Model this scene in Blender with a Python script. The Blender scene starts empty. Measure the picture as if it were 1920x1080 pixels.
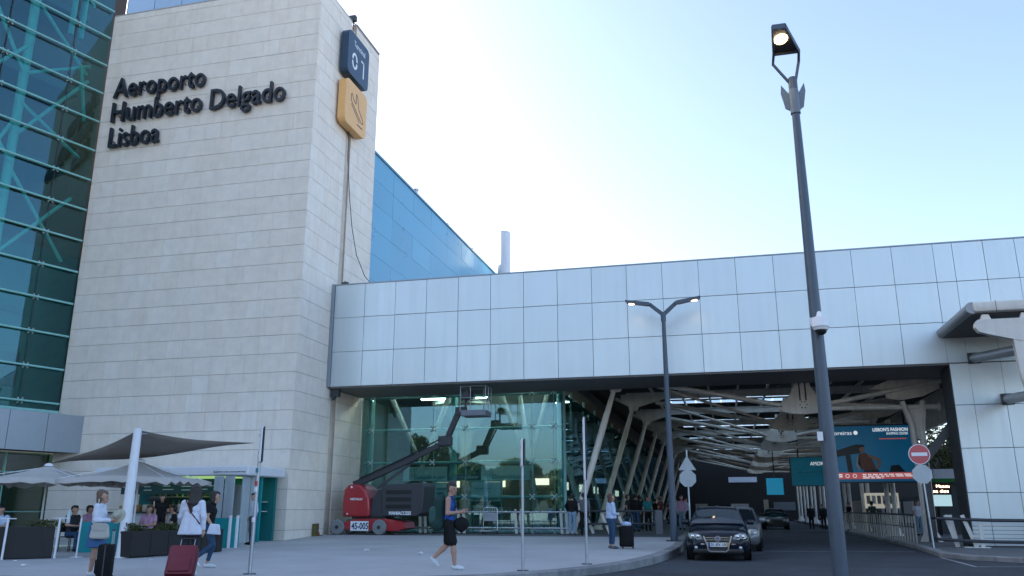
import bpy, bmesh, math, random
import numpy as np
from mathutils import Vector, Matrix
random.seed(7)
R = math.radians
scn = bpy.context.scene
COL = scn.collection

# ---------------------------------------------------------------- camera, sky, sun, exposure
cam_d = bpy.data.cameras.new("camera")
cam_d.sensor_width = 36.0
cam_d.lens = 29.0
cam_d.clip_start = 0.1
cam_d.clip_end = 3000
cam = bpy.data.objects.new("camera", cam_d)
COL.objects.link(cam)
cam.location = (0, 0, 1.38)
cam.rotation_euler = (R(90 + 15.04), 0, R(14.19))
scn.camera = cam

SUN_EL, SUN_AZ = 20.0, -73.0          # azimuth clockwise from +Y
world = bpy.data.worlds.new("World")
scn.world = world
world.use_nodes = True
wn, wl = world.node_tree.nodes, world.node_tree.links
wn.clear()
sky = wn.new("ShaderNodeTexSky")
sky.sky_type = 'NISHITA'
sky.sun_disc = False
sky.sun_elevation = R(SUN_EL)
sky.sun_rotation = R(SUN_AZ)
sky.altitude = 0
sky.air_density = 0.7
sky.dust_density = 3.0
sky.ozone_density = 1.0
bg = wn.new("ShaderNodeBackground")
bg.inputs["Strength"].default_value = 0.15
wo = wn.new("ShaderNodeOutputWorld")
wl.new(sky.outputs[0], bg.inputs[0])
wl.new(bg.outputs[0], wo.inputs[0])

sun_d = bpy.data.lights.new("sun", 'SUN')
sun_d.energy = 4.5
sun_d.angle = R(0.6)
sun_d.color = (1.0, 0.9, 0.74)
sun = bpy.data.objects.new("sun", sun_d)
COL.objects.link(sun)
az, el = R(SUN_AZ), R(SUN_EL)
to_sun = Vector((math.sin(az) * math.cos(el), math.cos(az) * math.cos(el), math.sin(el)))
sun.rotation_euler = to_sun.to_track_quat('Z', 'Y').to_euler()
sun.location = (0, 60, 60)

vs = scn.view_settings
vs.view_transform = 'Standard'
vs.look = 'None'
vs.exposure = 1.95
vs.gamma = 1.0
vs.use_curve_mapping = False
scn.cycles.max_bounces = 8
scn.cycles.transparent_max_bounces = 12
scn.cycles.caustics_reflective = False
scn.cycles.caustics_refractive = False

# ---------------------------------------------------------------- materials
MATS = {}
def mat(name, col, rough=0.6, metal=0.0, var=0.0, vscale=3.0, bump=0.0, bscale=40.0, spec=0.5,
        emit=None, estr=0.0, tint=None, streak=0.0, obj_var=0.0, coat=0.0):
    """Principled material: noise variation in value, optional second tint, vertical streaks, bump, per-object value shift."""
    if name in MATS:
        return MATS[name]
    m = bpy.data.materials.new(name)
    m.use_nodes = True
    n, l = m.node_tree.nodes, m.node_tree.links
    p = n["Principled BSDF"]
    p.inputs["Base Color"].default_value = (*col, 1)
    p.inputs["Roughness"].default_value = rough
    p.inputs["Metallic"].default_value = metal
    p.inputs["Specular IOR Level"].default_value = spec
    p.inputs["Coat Weight"].default_value = coat
    if emit:
        p.inputs["Emission Color"].default_value = (*emit, 1)
        p.inputs["Emission Strength"].default_value = estr
    geo = n.new("ShaderNodeNewGeometry")
    out = None
    if var > 0 or tint or streak > 0 or obj_var > 0:
        rgb = n.new("ShaderNodeRGB"); rgb.outputs[0].default_value = (*col, 1)
        out = rgb.outputs[0]
        if tint:
            tx = n.new("ShaderNodeTexNoise"); tx.inputs["Scale"].default_value = vscale * 0.37; tx.inputs["Detail"].default_value = 5
            l.new(geo.outputs["Position"], tx.inputs["Vector"])
            rp = n.new("ShaderNodeValToRGB"); rp.color_ramp.elements[0].position = .42; rp.color_ramp.elements[1].position = .66
            l.new(tx.outputs["Fac"], rp.inputs[0])
            mx = n.new("ShaderNodeMixRGB"); mx.inputs[2].default_value = (*tint, 1)
            l.new(rp.outputs[0], mx.inputs[0]); l.new(out, mx.inputs[1]); out = mx.outputs[0]
        if var > 0:
            tx = n.new("ShaderNodeTexNoise"); tx.inputs["Scale"].default_value = vscale; tx.inputs["Detail"].default_value = 8
            tx.inputs["Roughness"].default_value = .65
            l.new(geo.outputs["Position"], tx.inputs["Vector"])
            mr = n.new("ShaderNodeMapRange"); mr.inputs[1].default_value = .25; mr.inputs[2].default_value = .75
            mr.inputs[3].default_value = 1 - var; mr.inputs[4].default_value = 1 + var
            l.new(tx.outputs["Fac"], mr.inputs[0])
            mv = n.new("ShaderNodeVectorMath"); mv.operation = 'SCALE'
            l.new(out, mv.inputs[0]); l.new(mr.outputs[0], mv.inputs["Scale"]); out = mv.outputs[0]
        if streak > 0:
            mp = n.new("ShaderNodeMapping"); mp.inputs["Scale"].default_value = (5, 5, .22)
            l.new(geo.outputs["Position"], mp.inputs[0])
            tx = n.new("ShaderNodeTexNoise"); tx.inputs["Scale"].default_value = 1.0; tx.inputs["Detail"].default_value = 6
            l.new(mp.outputs[0], tx.inputs["Vector"])
            mr = n.new("ShaderNodeMapRange"); mr.inputs[1].default_value = .45; mr.inputs[2].default_value = .8
            mr.inputs[3].default_value = 1.0; mr.inputs[4].default_value = 1 - streak
            l.new(tx.outputs["Fac"], mr.inputs[0])
            mv = n.new("ShaderNodeVectorMath"); mv.operation = 'SCALE'
            l.new(out, mv.inputs[0]); l.new(mr.outputs[0], mv.inputs["Scale"]); out = mv.outputs[0]
        if obj_var > 0:
            oi = n.new("ShaderNodeObjectInfo")
            mr = n.new("ShaderNodeMapRange"); mr.inputs[3].default_value = 1 - obj_var; mr.inputs[4].default_value = 1 + obj_var
            l.new(oi.outputs["Random"], mr.inputs[0])
            mv = n.new("ShaderNodeVectorMath"); mv.operation = 'SCALE'
            l.new(out, mv.inputs[0]); l.new(mr.outputs[0], mv.inputs["Scale"]); out = mv.outputs[0]
        l.new(out, p.inputs["Base Color"])
        if var > 0:
            mr = n.new("ShaderNodeMapRange"); mr.inputs[3].default_value = max(0, rough - .1); mr.inputs[4].default_value = min(1, rough + .1)
            l.new(tx.outputs["Fac"], mr.inputs[0]); l.new(mr.outputs[0], p.inputs["Roughness"])
    if bump > 0:
        tx = n.new("ShaderNodeTexNoise"); tx.inputs["Scale"].default_value = bscale; tx.inputs["Detail"].default_value = 6
        l.new(geo.outputs["Position"], tx.inputs["Vector"])
        bp = n.new("ShaderNodeBump"); bp.inputs["Strength"].default_value = bump; bp.inputs["Distance"].default_value = .02
        l.new(tx.outputs["Fac"], bp.inputs["Height"]); l.new(bp.outputs[0], p.inputs["Normal"])
    MATS[name] = m
    return m

def glass(name, tint, refl=0.25, rough=0.01, rtint=(1, 1, 1), wob=0.0):
    """Sheet glass: tinted see-through plus a fresnel-weighted mirror."""
    if name in MATS:
        return MATS[name]
    m = bpy.data.materials.new(name); m.use_nodes = True
    n, l = m.node_tree.nodes, m.node_tree.links
    n.clear()
    o = n.new("ShaderNodeOutputMaterial")
    t = n.new("ShaderNodeBsdfTransparent"); t.inputs[0].default_value = (*tint, 1)
    g = n.new("ShaderNodeBsdfGlossy"); g.inputs["Roughness"].default_value = rough; g.inputs[0].default_value = (*rtint, 1)
    lw = n.new("ShaderNodeLayerWeight"); lw.inputs[0].default_value = .5
    mr = n.new("ShaderNodeMapRange"); mr.inputs[3].default_value = refl; mr.inputs[4].default_value = min(1, refl + .55)
    pw = n.new("ShaderNodeMath"); pw.operation = 'POWER'; pw.inputs[1].default_value = 2.5
    l.new(lw.outputs["Facing"], pw.inputs[0]); l.new(pw.outputs[0], mr.inputs[0])
    mx = n.new("ShaderNodeMixShader")
    l.new(mr.outputs[0], mx.inputs[0]); l.new(t.outputs[0], mx.inputs[1]); l.new(g.outputs[0], mx.inputs[2])
    l.new(mx.outputs[0], o.inputs[0])
    if wob > 0:
        geo = n.new("ShaderNodeNewGeometry")
        tx = n.new("ShaderNodeTexNoise"); tx.inputs["Scale"].default_value = .9; tx.inputs["Detail"].default_value = 1
        l.new(geo.outputs["Position"], tx.inputs["Vector"])
        bp = n.new("ShaderNodeBump"); bp.inputs["Strength"].default_value = wob; bp.inputs["Distance"].default_value = .05
        l.new(tx.outputs["Fac"], bp.inputs["Height"]); l.new(bp.outputs[0], g.inputs["Normal"])
    MATS[name] = m
    return m

# ---------------------------------------------------------------- mesh helpers
class MB:
    """Collects shapes; build() links them as ONE mesh object."""
    def __init__(s):
        s.v, s.f, s.mi = [], [], []
        s.cur = 0
    def add(s, vs, fs):
        b = len(s.v)
        s.v += [tuple(map(float, q)) for q in vs]
        for f in fs:
            s.f.append([b + i for i in f]); s.mi.append(s.cur)
        return s
    def box(s, x0, x1, y0, y1, z0, z1, M=None):
        vs = [(x0, y0, z0), (x1, y0, z0), (x1, y1, z0), (x0, y1, z0), (x0, y0, z1), (x1, y0, z1), (x1, y1, z1), (x0, y1, z1)]
        if M is not None: vs = [M @ Vector(q) for q in vs]
        return s.add(vs, [(0, 3, 2, 1), (4, 5, 6, 7), (0, 1, 5, 4), (1, 2, 6, 5), (2, 3, 7, 6), (3, 0, 4, 7)])
    def cbox(s, x0, x1, y0, y1, z0, z1, b, M=None):
        """Box with chamfered edges."""
        bm = bmesh.new()
        bmesh.ops.create_cube(bm, size=1)
        for q in bm.verts:
            q.co = Vector(((x0 + x1) / 2 + q.co.x * (x1 - x0), (y0 + y1) / 2 + q.co.y * (y1 - y0), (z0 + z1) / 2 + q.co.z * (z1 - z0)))
        bmesh.ops.bevel(bm, geom=list(bm.edges), offset=b, segments=2, affect='EDGES', profile=.5)
        bm.verts.index_update()
        vs = [q.co.copy() for q in bm.verts]
        if M is not None: vs = [M @ q for q in vs]
        fs = [[q.index for q in f.verts] for f in bm.faces]
        bm.free()
        return s.add(vs, fs)
    def bar(s, p, q, w, h, up=(0, 0, 1)):
        """Rectangular bar from p to q, w across, h along up."""
        p, q = Vector(p), Vector(q); d = (q - p).normalized(); up = Vector(up)
        if abs(d.dot(up)) > .98: up = Vector((0, 1, 0))
        a = d.cross(up).normalized(); b = a.cross(d).normalized()
        vs = []
        for c in (p, q):
            for i, j in ((-1, -1), (1, -1), (1, 1), (-1, 1)): vs.append(c + a * i * w / 2 + b * j * h / 2)
        return s.add(vs, [(3, 2, 1, 0), (4, 5, 6, 7), (0, 1, 5, 4), (1, 2, 6, 5), (2, 3, 7, 6), (3, 0, 4, 7)])
    def tube(s, p, q, r0, r1=None, n=12, caps=True):
        r1 = r0 if r1 is None else r1
        return s.path([p, q], [r0, r1], n, caps)
    def path(s, pts, rad, n=10, caps=True):
        pts = [Vector(p) for p in pts]
        if not isinstance(rad, (list, tuple)): rad = [rad] * len(pts)
        vs, fs = [], []
        ref = None
        for i, p in enumerate(pts):
            d = (pts[min(i + 1, len(pts) - 1)] - pts[max(i - 1, 0)]).normalized()
            if ref is None:
                ref = Vector((0, 0, 1)) if abs(d.z) < .9 else Vector((1, 0, 0))
            a = d.cross(ref).normalized(); b = a.cross(d).normalized(); ref = b
            for k in range(n):
                t = 2 * math.pi * k / n
                vs.append(p + (a * math.cos(t) + b * math.sin(t)) * rad[i])
        for i in range(len(pts) - 1):
            for k in range(n):
                k2 = (k + 1) % n
                fs.append((i * n + k, i * n + k2, (i + 1) * n + k2, (i + 1) * n + k))
        if caps:
            fs.append(tuple(range(n))[::-1]); fs.append(tuple((len(pts) - 1) * n + k for k in range(n)))
        return s.add(vs, [f[::-1] for f in fs])
    def lathe(s, prof, n=20, M=None):
        """prof: (radius, z) pairs turned about Z."""
        vs, fs = [], []
        for r, z in prof:
            for k in range(n):
                t = 2 * math.pi * k / n; vs.append(Vector((r * math.cos(t), r * math.sin(t), z)))
        for i in range(len(prof) - 1):
            for k in range(n):
                k2 = (k + 1) % n; fs.append((i * n + k, i * n + k2, (i + 1) * n + k2, (i + 1) * n + k))
        fs.append(tuple(range(n))[::-1]); fs.append(tuple((len(prof) - 1) * n + k for k in range(n)))
        if M is not None: vs = [M @ q for q in vs]
        return s.add(vs, fs)
    def prism(s, poly, d0, d1, axis='y', M=None):
        """Extrude a 2D outline; axis y: outline in (x,z); axis x: (y,z); axis z: (x,y)."""
        vs = []
        for d in (d0, d1):
            for a, b in poly:
                vs.append({'y': (a, d, b), 'x': (d, a, b), 'z': (a, b, d)}[axis])
        n = len(poly)
        if M is not None: vs = [M @ Vector(q) for q in vs]
        return s.add(vs, [tuple(range(n)), tuple(range(2 * n - 1, n - 1, -1))] + [(i, n + i, n + (i + 1) % n, (i + 1) % n) for i in range(n)])
    def grid(s, rows, closed=False):
        nr, nc = len(rows), len(rows[0])
        fs = []
        for i in range(nr - 1):
            for j in range(nc - 1 + (1 if closed else 0)):
                j2 = (j + 1) % nc
                fs.append((i * nc + j, i * nc + j2, (i + 1) * nc + j2, (i + 1) * nc + j))
        return s.add([p for r in rows for p in r], fs)
    def sphere(s, c, r, n=12, m=8, sc=(1, 1, 1), M=None):
        vs, fs = [], []
        for i in range(m + 1):
            ph = math.pi * i / m
            for k in range(n):
                t = 2 * math.pi * k / n
                q = Vector((c[0] + r * sc[0] * math.sin(ph) * math.cos(t), c[1] + r * sc[1] * math.sin(ph) * math.sin(t), c[2] + r * sc[2] * math.cos(ph)))
                vs.append(M @ q if M is not None else q)
        for i in range(m):
            for k in range(n):
                k2 = (k + 1) % n; fs.append((i * n + k, (i + 1) * n + k, (i + 1) * n + k2, i * n + k2))
        return s.add(vs, fs)
    def build(s, name, m, parent=None, smooth=False, world=False, fix=True):
        me = bpy.data.meshes.new(name)
        vs = s.v
        if world and parent is not None:
            o = parent.location
            if parent.parent is not None: o = o + parent.parent.location
            vs = [(q[0] - o.x, q[1] - o.y, q[2] - o.z) for q in vs]
        me.from_pydata(vs, [], s.f)
        ms = m if isinstance(m, (list, tuple)) else [m]
        for x in ms: me.materials.append(x)
        if len(ms) > 1: me.polygons.foreach_set("material_index", s.mi)
        if fix:
            bm = bmesh.new(); bm.from_mesh(me)
            bmesh.ops.remove_doubles(bm, verts=bm.verts, dist=1e-5)
            bmesh.ops.recalc_face_normals(bm, faces=bm.faces)
            bm.to_mesh(me); bm.free()
        if smooth:
            me.polygons.foreach_set("use_smooth", [True] * len(me.polygons))
            if smooth != 'all':
                me.set_sharp_from_angle(angle=R(38))
        o = bpy.data.objects.new(name, me)
        COL.objects.link(o)
        if parent is not None: o.parent = parent
        return o

def link_copy(src, name, loc, parent, rot=None):
    o = bpy.data.objects.new(name, src.data if hasattr(src, 'data') else src)
    COL.objects.link(o); o.parent = parent; o.location = loc
    if rot: o.rotation_euler = rot
    return o
def thing(name, loc, label, cat, group=None, rz=0.0):
    o = bpy.data.objects.new(name, None)
    o.empty_display_size = .2
    COL.objects.link(o); o.location = loc; o.rotation_euler = (0, 0, rz)
    return tag(o, label, cat, group)
def tag(o, label, cat, group=None):
    o['label'] = label; o['category'] = cat
    if group: o['group'] = group
    return o
def struct(o):
    o['kind'] = 'structure'; return o
def copy_tree(o, loc=None, rz=None, label=None, parent=None):
    c = o.copy(); COL.objects.link(c)
    if parent is not None: c.parent = parent
    if loc is not None: c.location = loc
    if rz is not None: c.rotation_euler = (0, 0, rz)
    if label: c['label'] = label
    for ch in list(o.children): copy_tree(ch, parent=c)
    return c
def frame(origin, xdir, zdir=(0, 0, 1)):
    """Matrix with local x along xdir, local y = facing-away normal, local z up."""
    x = Vector(xdir).normalized(); z = Vector(zdir).normalized(); y = z.cross(x).normalized()
    M = Matrix((x, y, z)).transposed().to_4x4(); M.translation = Vector(origin); return M
_tc = {}
def text_mesh(body, size, extrude, offset=0.0, align='LEFT'):
    key = (body, size, extrude, offset, align)
    if key in _tc: return _tc[key]
    c = bpy.data.curves.new("txt", 'FONT'); c.body = body; c.size = size; c.extrude = extrude; c.offset = offset
    c.align_x = align; c.resolution_u = 3
    o = bpy.data.objects.new("txt", c); COL.objects.link(o)
    dg = bpy.context.evaluated_depsgraph_get()
    me = bpy.data.meshes.new_from_object(o.evaluated_get(dg))
    bpy.data.objects.remove(o)
    vs = [tuple(q.co) for q in me.vertices]; fs = [tuple(p.vertices) for p in me.polygons]
    bpy.data.meshes.remove(me)
    _tc[key] = (vs, fs); return vs, fs
def text_obj(name, body, size, m, parent, origin, xdir, normal, extrude=.004, offset=0.0, align='LEFT', width=None, world=True, up=None):
    """Flat raised lettering: text x along xdir, standing up, facing normal."""
    vs, fs = text_mesh(body, size, extrude, offset, align)
    x = Vector(xdir).normalized(); nn = Vector(normal).normalized(); u = nn.cross(x).normalized()
    xs = [q[0] for q in vs]; k = 1.0
    if width: k = width / (max(xs) - min(xs))
    b = MB(); b.add([Vector(origin) + x * q[0] * k + u * q[1] + nn * q[2] for q in vs], fs)
    return b.build(name, m, parent, world=world, fix=False)

def g(y):
    """Height of the left pavement: it rises gently towards the glass hall."""
    return float(np.interp(y, [14, 18, 26, 30, 33.3], [.12, .16, .21, .23, .36]))
# ---------------------------------------------------------------- shared materials
M_DARK = mat("dark_void", (.012, .013, .014), .8)
M_TEAL = mat("teal_steel", (.24, .52, .48), .45, .0, var=.12, vscale=2)
M_WHITE = mat("white_steel", (.62, .60, .55), .5, var=.1, vscale=2, streak=.12)
M_CREAM = mat("cream_steel", (.78, .74, .67), .55, var=.15, vscale=2, streak=.2)
M_LAMP = mat("lamp_post_paint", (.06, .085, .115), .4, var=.1, vscale=4)
M_GALV = mat("galvanised_steel", (.42, .46, .50), .38, .75, var=.12, vscale=8)
M_BLACK = mat("black_plastic", (.018, .018, .02), .5, var=.2, vscale=9)
M_DGREY = mat("dark_grey_metal", (.05, .055, .062), .45, .2, var=.12, vscale=4)
M_CHROME = mat("chrome", (.75, .77, .8), .12, 1.0)
M_PAPER = mat("white_paint", (.75, .76, .78), .5, var=.05, vscale=5)
M_STAINLESS = mat("stainless", (.5, .53, .56), .28, .9, var=.08, vscale=6)

# ---------------------------------------------------------------- ground, road, pavements
M_GROUND = mat("far_ground", (.40, .38, .35), .9, var=.2, vscale=.4)  # pale tone chosen so sunlit ground behind the camera bounces light forward
b = MB(); b.grid([[(-900, -600, -.05), (900, -600, -.05)], [(-900, 1500, -.05), (900, 1500, -.05)]])
struct(b.build("ground", M_GROUND))

M_ASPH = mat("asphalt", (.055, .062, .072), .86, var=.28, vscale=1.3, bump=.35, bscale=160, tint=(.042, .046, .052), spec=.3)
b = MB(); b.grid([[(-80, -9, 0), (30, -9, 0)], [(-80, 125, 0), (30, 125, 0)]])
struct(b.build("road", M_ASPH))

KERB = [(-1.7, 112), (-1.7, 70), (-1.7, 50), (-1.7, 40), (-1.62, 33.3), (-1.6, 30), (-1.62, 27.5), (-1.75, 25.2), (-1.95, 23), (-2.3, 21), (-2.8, 19.3), (-3.5, 17.8), (-4.6, 16.4), (-6.2, 15.3), (-8.5, 14.5), (-12, 14.0), (-20, 13.6), (-60, 13.2)]
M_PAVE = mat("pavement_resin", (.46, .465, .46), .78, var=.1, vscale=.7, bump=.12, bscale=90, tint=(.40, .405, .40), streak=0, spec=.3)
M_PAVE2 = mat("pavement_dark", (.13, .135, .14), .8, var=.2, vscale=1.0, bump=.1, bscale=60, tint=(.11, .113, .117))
def spots(m, scale, thr, dark):
    n, l = m.node_tree.nodes, m.node_tree.links; p = n["Principled BSDF"]
    src = p.inputs["Base Color"].links[0].from_socket
    geo = n.new("ShaderNodeNewGeometry"); v = n.new("ShaderNodeTexVoronoi"); v.inputs["Scale"].default_value = scale; l.new(geo.outputs["Position"], v.inputs["Vector"])
    mr = n.new("ShaderNodeMapRange"); mr.inputs[1].default_value = thr * .5; mr.inputs[2].default_value = thr; mr.inputs[3].default_value = dark; mr.inputs[4].default_value = 1; l.new(v.outputs["Distance"], mr.inputs[0])
    mv = n.new("ShaderNodeVectorMath"); mv.operation = 'SCALE'; l.new(src, mv.inputs[0]); l.new(mr.outputs[0], mv.inputs["Scale"]); l.new(mv.outputs[0], p.inputs["Base Color"])
spots(M_PAVE, 1.6, .05, .62); spots(M_PAVE, .55, .06, .8); spots(M_ASPH, 1.1, .06, .7)
def resample(pts, step):
    out = [Vector((*pts[0], 0))]
    acc = 0
    for a, c in zip(pts, pts[1:]):
        a, c = Vector((*a, 0)), Vector((*c, 0)); L = (c - a).length; n = max(1, round(L / step))
        for i in range(1, n + 1): out.append(a.lerp(c, i / n))
    return out
# light forecourt paving and darker paving beneath the overpass, its colour also holding shade, split at the drip line
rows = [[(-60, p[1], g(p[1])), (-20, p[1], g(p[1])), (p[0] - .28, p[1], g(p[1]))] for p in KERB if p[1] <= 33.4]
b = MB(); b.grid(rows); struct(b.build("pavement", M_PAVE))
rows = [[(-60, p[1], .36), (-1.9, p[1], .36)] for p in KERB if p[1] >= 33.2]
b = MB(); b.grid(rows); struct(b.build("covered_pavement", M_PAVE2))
# kerb of single stones
M_KERB = mat("kerb_stone", (.27, .27, .265), .8, var=.22, vscale=5, bump=.2, bscale=60, obj_var=.12, tint=(.2, .2, .2))
M_KERBBED = mat("kerb_bed", (.08, .08, .08), .9)
kp = resample(KERB, 1.0)
kp = [p for p in kp if p.y < 60 and p.x > -22]
b = MB()
for a, c in zip(kp, kp[1:]):
    n = (c - a).normalized().cross(Vector((0, 0, 1)))
    b.add([a + n * .05 + Vector((0, 0, -.04)), c + n * .05 + Vector((0, 0, -.04)), c + n * .05 + Vector((0, 0, g(c.y) - .02)), a + n * .05 + Vector((0, 0, g(a.y) - .02)),
           a + n * .27 + Vector((0, 0, -.04)), c + n * .27 + Vector((0, 0, -.04)), c + n * .27 + Vector((0, 0, g(c.y) - .02)), a + n * .27 + Vector((0, 0, g(a.y) - .02))],
          [(0, 1, 2, 3), (4, 5, 6, 7), (3, 2, 6, 7)])
kerb = struct(b.build("kerb", M_KERBBED))
for a, c in zip(kp, kp[1:]):
    d = (c - a).normalized(); n = d.cross(Vector((0, 0, 1)))
    a2, c2 = a + d * .006, c - d * .006
    za, zc = g(a.y) + .006 + random.uniform(-.003, .003), g(c.y) + .006
    bb = MB()
    prof = [(0, -.05), (0, -.03), (.03, 0), (.28, 0), (.28, -.2)]
    rows = []
    for q, z in ((a2, za), (c2, zc)):
        rows.append([q + n * 0 + Vector((0, 0, -.04)), q + Vector((0, 0, z - .025)), q + n * .03 + Vector((0, 0, z)), q + n * .285 + Vector((0, 0, z)), q + n * .285 + Vector((0, 0, -.04))])
    bb.grid(rows); bb.add(rows[0], [(0, 1, 2, 3, 4)]); bb.add(rows[1], [(4, 3, 2, 1, 0)])
    bb.build("kerb_stone", M_KERB, kerb)

# right pavement
KR = [(7.4, 112), (7.0, 70), (6.9, 50), (6.7, 40), (6.55, 34), (6.1, 28.5), (6.5, 27.0), (7.6, 25.9), (10, 25.3), (16, 25.0)]
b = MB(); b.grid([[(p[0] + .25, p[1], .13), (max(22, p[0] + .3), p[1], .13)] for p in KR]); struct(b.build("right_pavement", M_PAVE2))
kq = [p for p in resample(KR, 1.0) if p.y < 60]
b = MB(); b.box(6.6, 6.62, 36, 36.02, 0, .05); rk = struct(b.build("right_kerb", M_KERBBED))
for a, c in zip(kq, kq[1:]):
    d = (c - a).normalized(); n = Vector((0, 0, 1)).cross(d)
    a2, c2 = a + d * .006, c - d * .006
    rows = [[q + Vector((0, 0, -.04)), q + Vector((0, 0, .11)), q + n * .03 + Vector((0, 0, .136)), q + n * .285 + Vector((0, 0, .136)), q + n * .285 + Vector((0, 0, -.04))] for q in (a2, c2)]
    bb = MB(); bb.grid(rows); bb.add(rows[0], [(0, 1, 2, 3, 4)]); bb.add(rows[1], [(4, 3, 2, 1, 0)]); bb.build("kerb_stone", M_KERB, rk)

# road paint
M_LINE = mat("worn_road_paint", (.34, .35, .36), .8, var=.35, vscale=6, tint=(.16, .165, .17))
def paint(name, pts, w, label):
    bb = MB()
    for p, q in zip(pts, pts[1:]):
        p, q = Vector((*p, .005)), Vector((*q, .005)); d = (q - p).normalized(); n = d.cross(Vector((0, 0, 1))) * w / 2
        bb.add([p - n, q - n, q + n, p + n], [(0, 1, 2, 3)])
    return struct(bb.build(name, M_LINE))
paint("edge_marking", [(6.05, 28.2), (5.9, 23.8), (7.1, 24.2), (9.5, 24.6)], .1, "")
paint("stop_marking", [(-1.3, 30.6), (6.0, 31.6)], .14, "")
paint("lane_marking", [(.9, 40), (.9, 43)], .1, ""); paint("lane_marking", [(2.6, 62), (6.3, 62.6)], .4, "")
paint("lane_marking", [(-1.0, 62), (1.6, 62.3)], .4, "")

# ---------------------------------------------------------------- stone tower
def stone_mat():
    m = bpy.data.materials.new("limestone_tile"); m.use_nodes = True
    n, l = m.node_tree.nodes, m.node_tree.links; p = n["Principled BSDF"]
    p.inputs["Roughness"].default_value = .75; p.inputs["Specular IOR Level"].default_value = .3
    geo = n.new("ShaderNodeNewGeometry"); oi = n.new("ShaderNodeObjectInfo")
    ad = n.new("ShaderNodeMath"); ad.operation = 'ADD'; l.new(geo.outputs["Random Per Island"], ad.inputs[0]); l.new(oi.outputs["Random"], ad.inputs[1])
    fr = n.new("ShaderNodeMath"); fr.operation = 'FRACT'; l.new(ad.outputs[0], fr.inputs[0])
    rp = n.new("ShaderNodeValToRGB"); e = rp.color_ramp
    e.elements[0].position = 0; e.elements[0].color = (.825, .74, .635, 1)
    e.elements[1].position = 1; e.elements[1].color = (.86, .80, .705, 1)
    q = e.elements.new(.35); q.color = (.84, .76, .655, 1)
    q = e.elements.new(.8); q.color = (.85, .775, .675, 1)
    l.new(fr.outputs[0], rp.inputs[0])
    tx = n.new("ShaderNodeTexNoise"); tx.inputs["Scale"].default_value = 2.2; tx.inputs["Detail"].default_value = 9; tx.inputs["Roughness"].default_value = .7
    l.new(geo.outputs["Position"], tx.inputs["Vector"])
    mr = n.new("ShaderNodeMapRange"); mr.inputs[1].default_value = .3; mr.inputs[2].default_value = .7; mr.inputs[3].default_value = .92; mr.inputs[4].default_value = 1.06
    l.new(tx.outputs["Fac"], mr.inputs[0])
    mv = n.new("ShaderNodeVectorMath"); mv.operation = 'SCALE'; l.new(rp.outputs[0], mv.inputs[0]); l.new(mr.outputs[0], mv.inputs["Scale"])
    mp = n.new("ShaderNodeMapping"); mp.inputs["Scale"].default_value = (3.2, 3.2, .12); l.new(geo.outputs["Position"], mp.inputs[0])
    t2 = n.new("ShaderNodeTexNoise"); t2.inputs["Scale"].default_value = 1; t2.inputs["Detail"].default_value = 7; l.new(mp.outputs[0], t2.inputs["Vector"])
    m2 = n.new("ShaderNodeMapRange"); m2.inputs[1].default_value = .52; m2.inputs[2].default_value = .85; m2.inputs[3].default_value = 1; m2.inputs[4].default_value = .86
    l.new(t2.outputs["Fac"], m2.inputs[0])
    mw = n.new("ShaderNodeMixRGB"); mw.blend_type = 'MULTIPLY'; mw.inputs[2].default_value = (.80, .74, .66, 1)
    iv = n.new("ShaderNodeMath"); iv.operation = 'SUBTRACT'; iv.inputs[0].default_value = 1; l.new(m2.outputs[0], iv.inputs[1])
    sc = n.new("ShaderNodeMath"); sc.operation = 'MULTIPLY'; sc.inputs[1].default_value = 2.5; l.new(iv.outputs[0], sc.inputs[0])
    l.new(sc.outputs[0], mw.inputs[0]); l.new(mv.outputs[0], mw.inputs[1]); l.new(mw.outputs[0], p.inputs["Base Color"])
    tb = n.new("ShaderNodeTexNoise"); tb.inputs["Scale"].default_value = 35; tb.inputs["Detail"].default_value = 6; l.new(geo.outputs["Position"], tb.inputs["Vector"])
    bp = n.new("ShaderNodeBump"); bp.inputs["Strength"].default_value = .12; bp.inputs["Distance"].default_value = .01
    l.new(tb.outputs["Fac"], bp.inputs["Height"]); l.new(bp.outputs[0], p.inputs["Normal"])
    return m
M_STONE = stone_mat()
M_MORTAR = mat("joint_mortar", (.40, .36, .32), .9)  # grey mortar tone of the core between the tiles
M_STAIN = mat("stained_render", (.62, .53, .43), .8, var=.2, vscale=3, streak=.35)
X0, X1, Y0, Y1, ZT = -27.95, -16.7, 30.13, 36.85, 25.05
tower = thing("stone_tower", ((X0 + X1) / 2, (Y0 + Y1) / 2, 0), "tall pale limestone tower carrying the black airport name, beside the glass hall", "tower")
b = MB()
b.box(X0 + .02, X1 - .033, Y0 + .033, 33.42, -.1, ZT - .05)
b.box(X0 + .02, X1 - .033, 33.98, Y1, -.1, ZT + .1)
b.box(X0 + .02, X1 - .12, 33.42, 33.98, -.1, ZT - .3)
b.build("wall_core", M_MORTAR, tower, world=True)
b = MB(); b.box(X1 - .13, X1 - .09, 33.425, 33.975, 0, ZT - .3); b.build("drain_recess", M_STAIN, tower, world=True)
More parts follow.
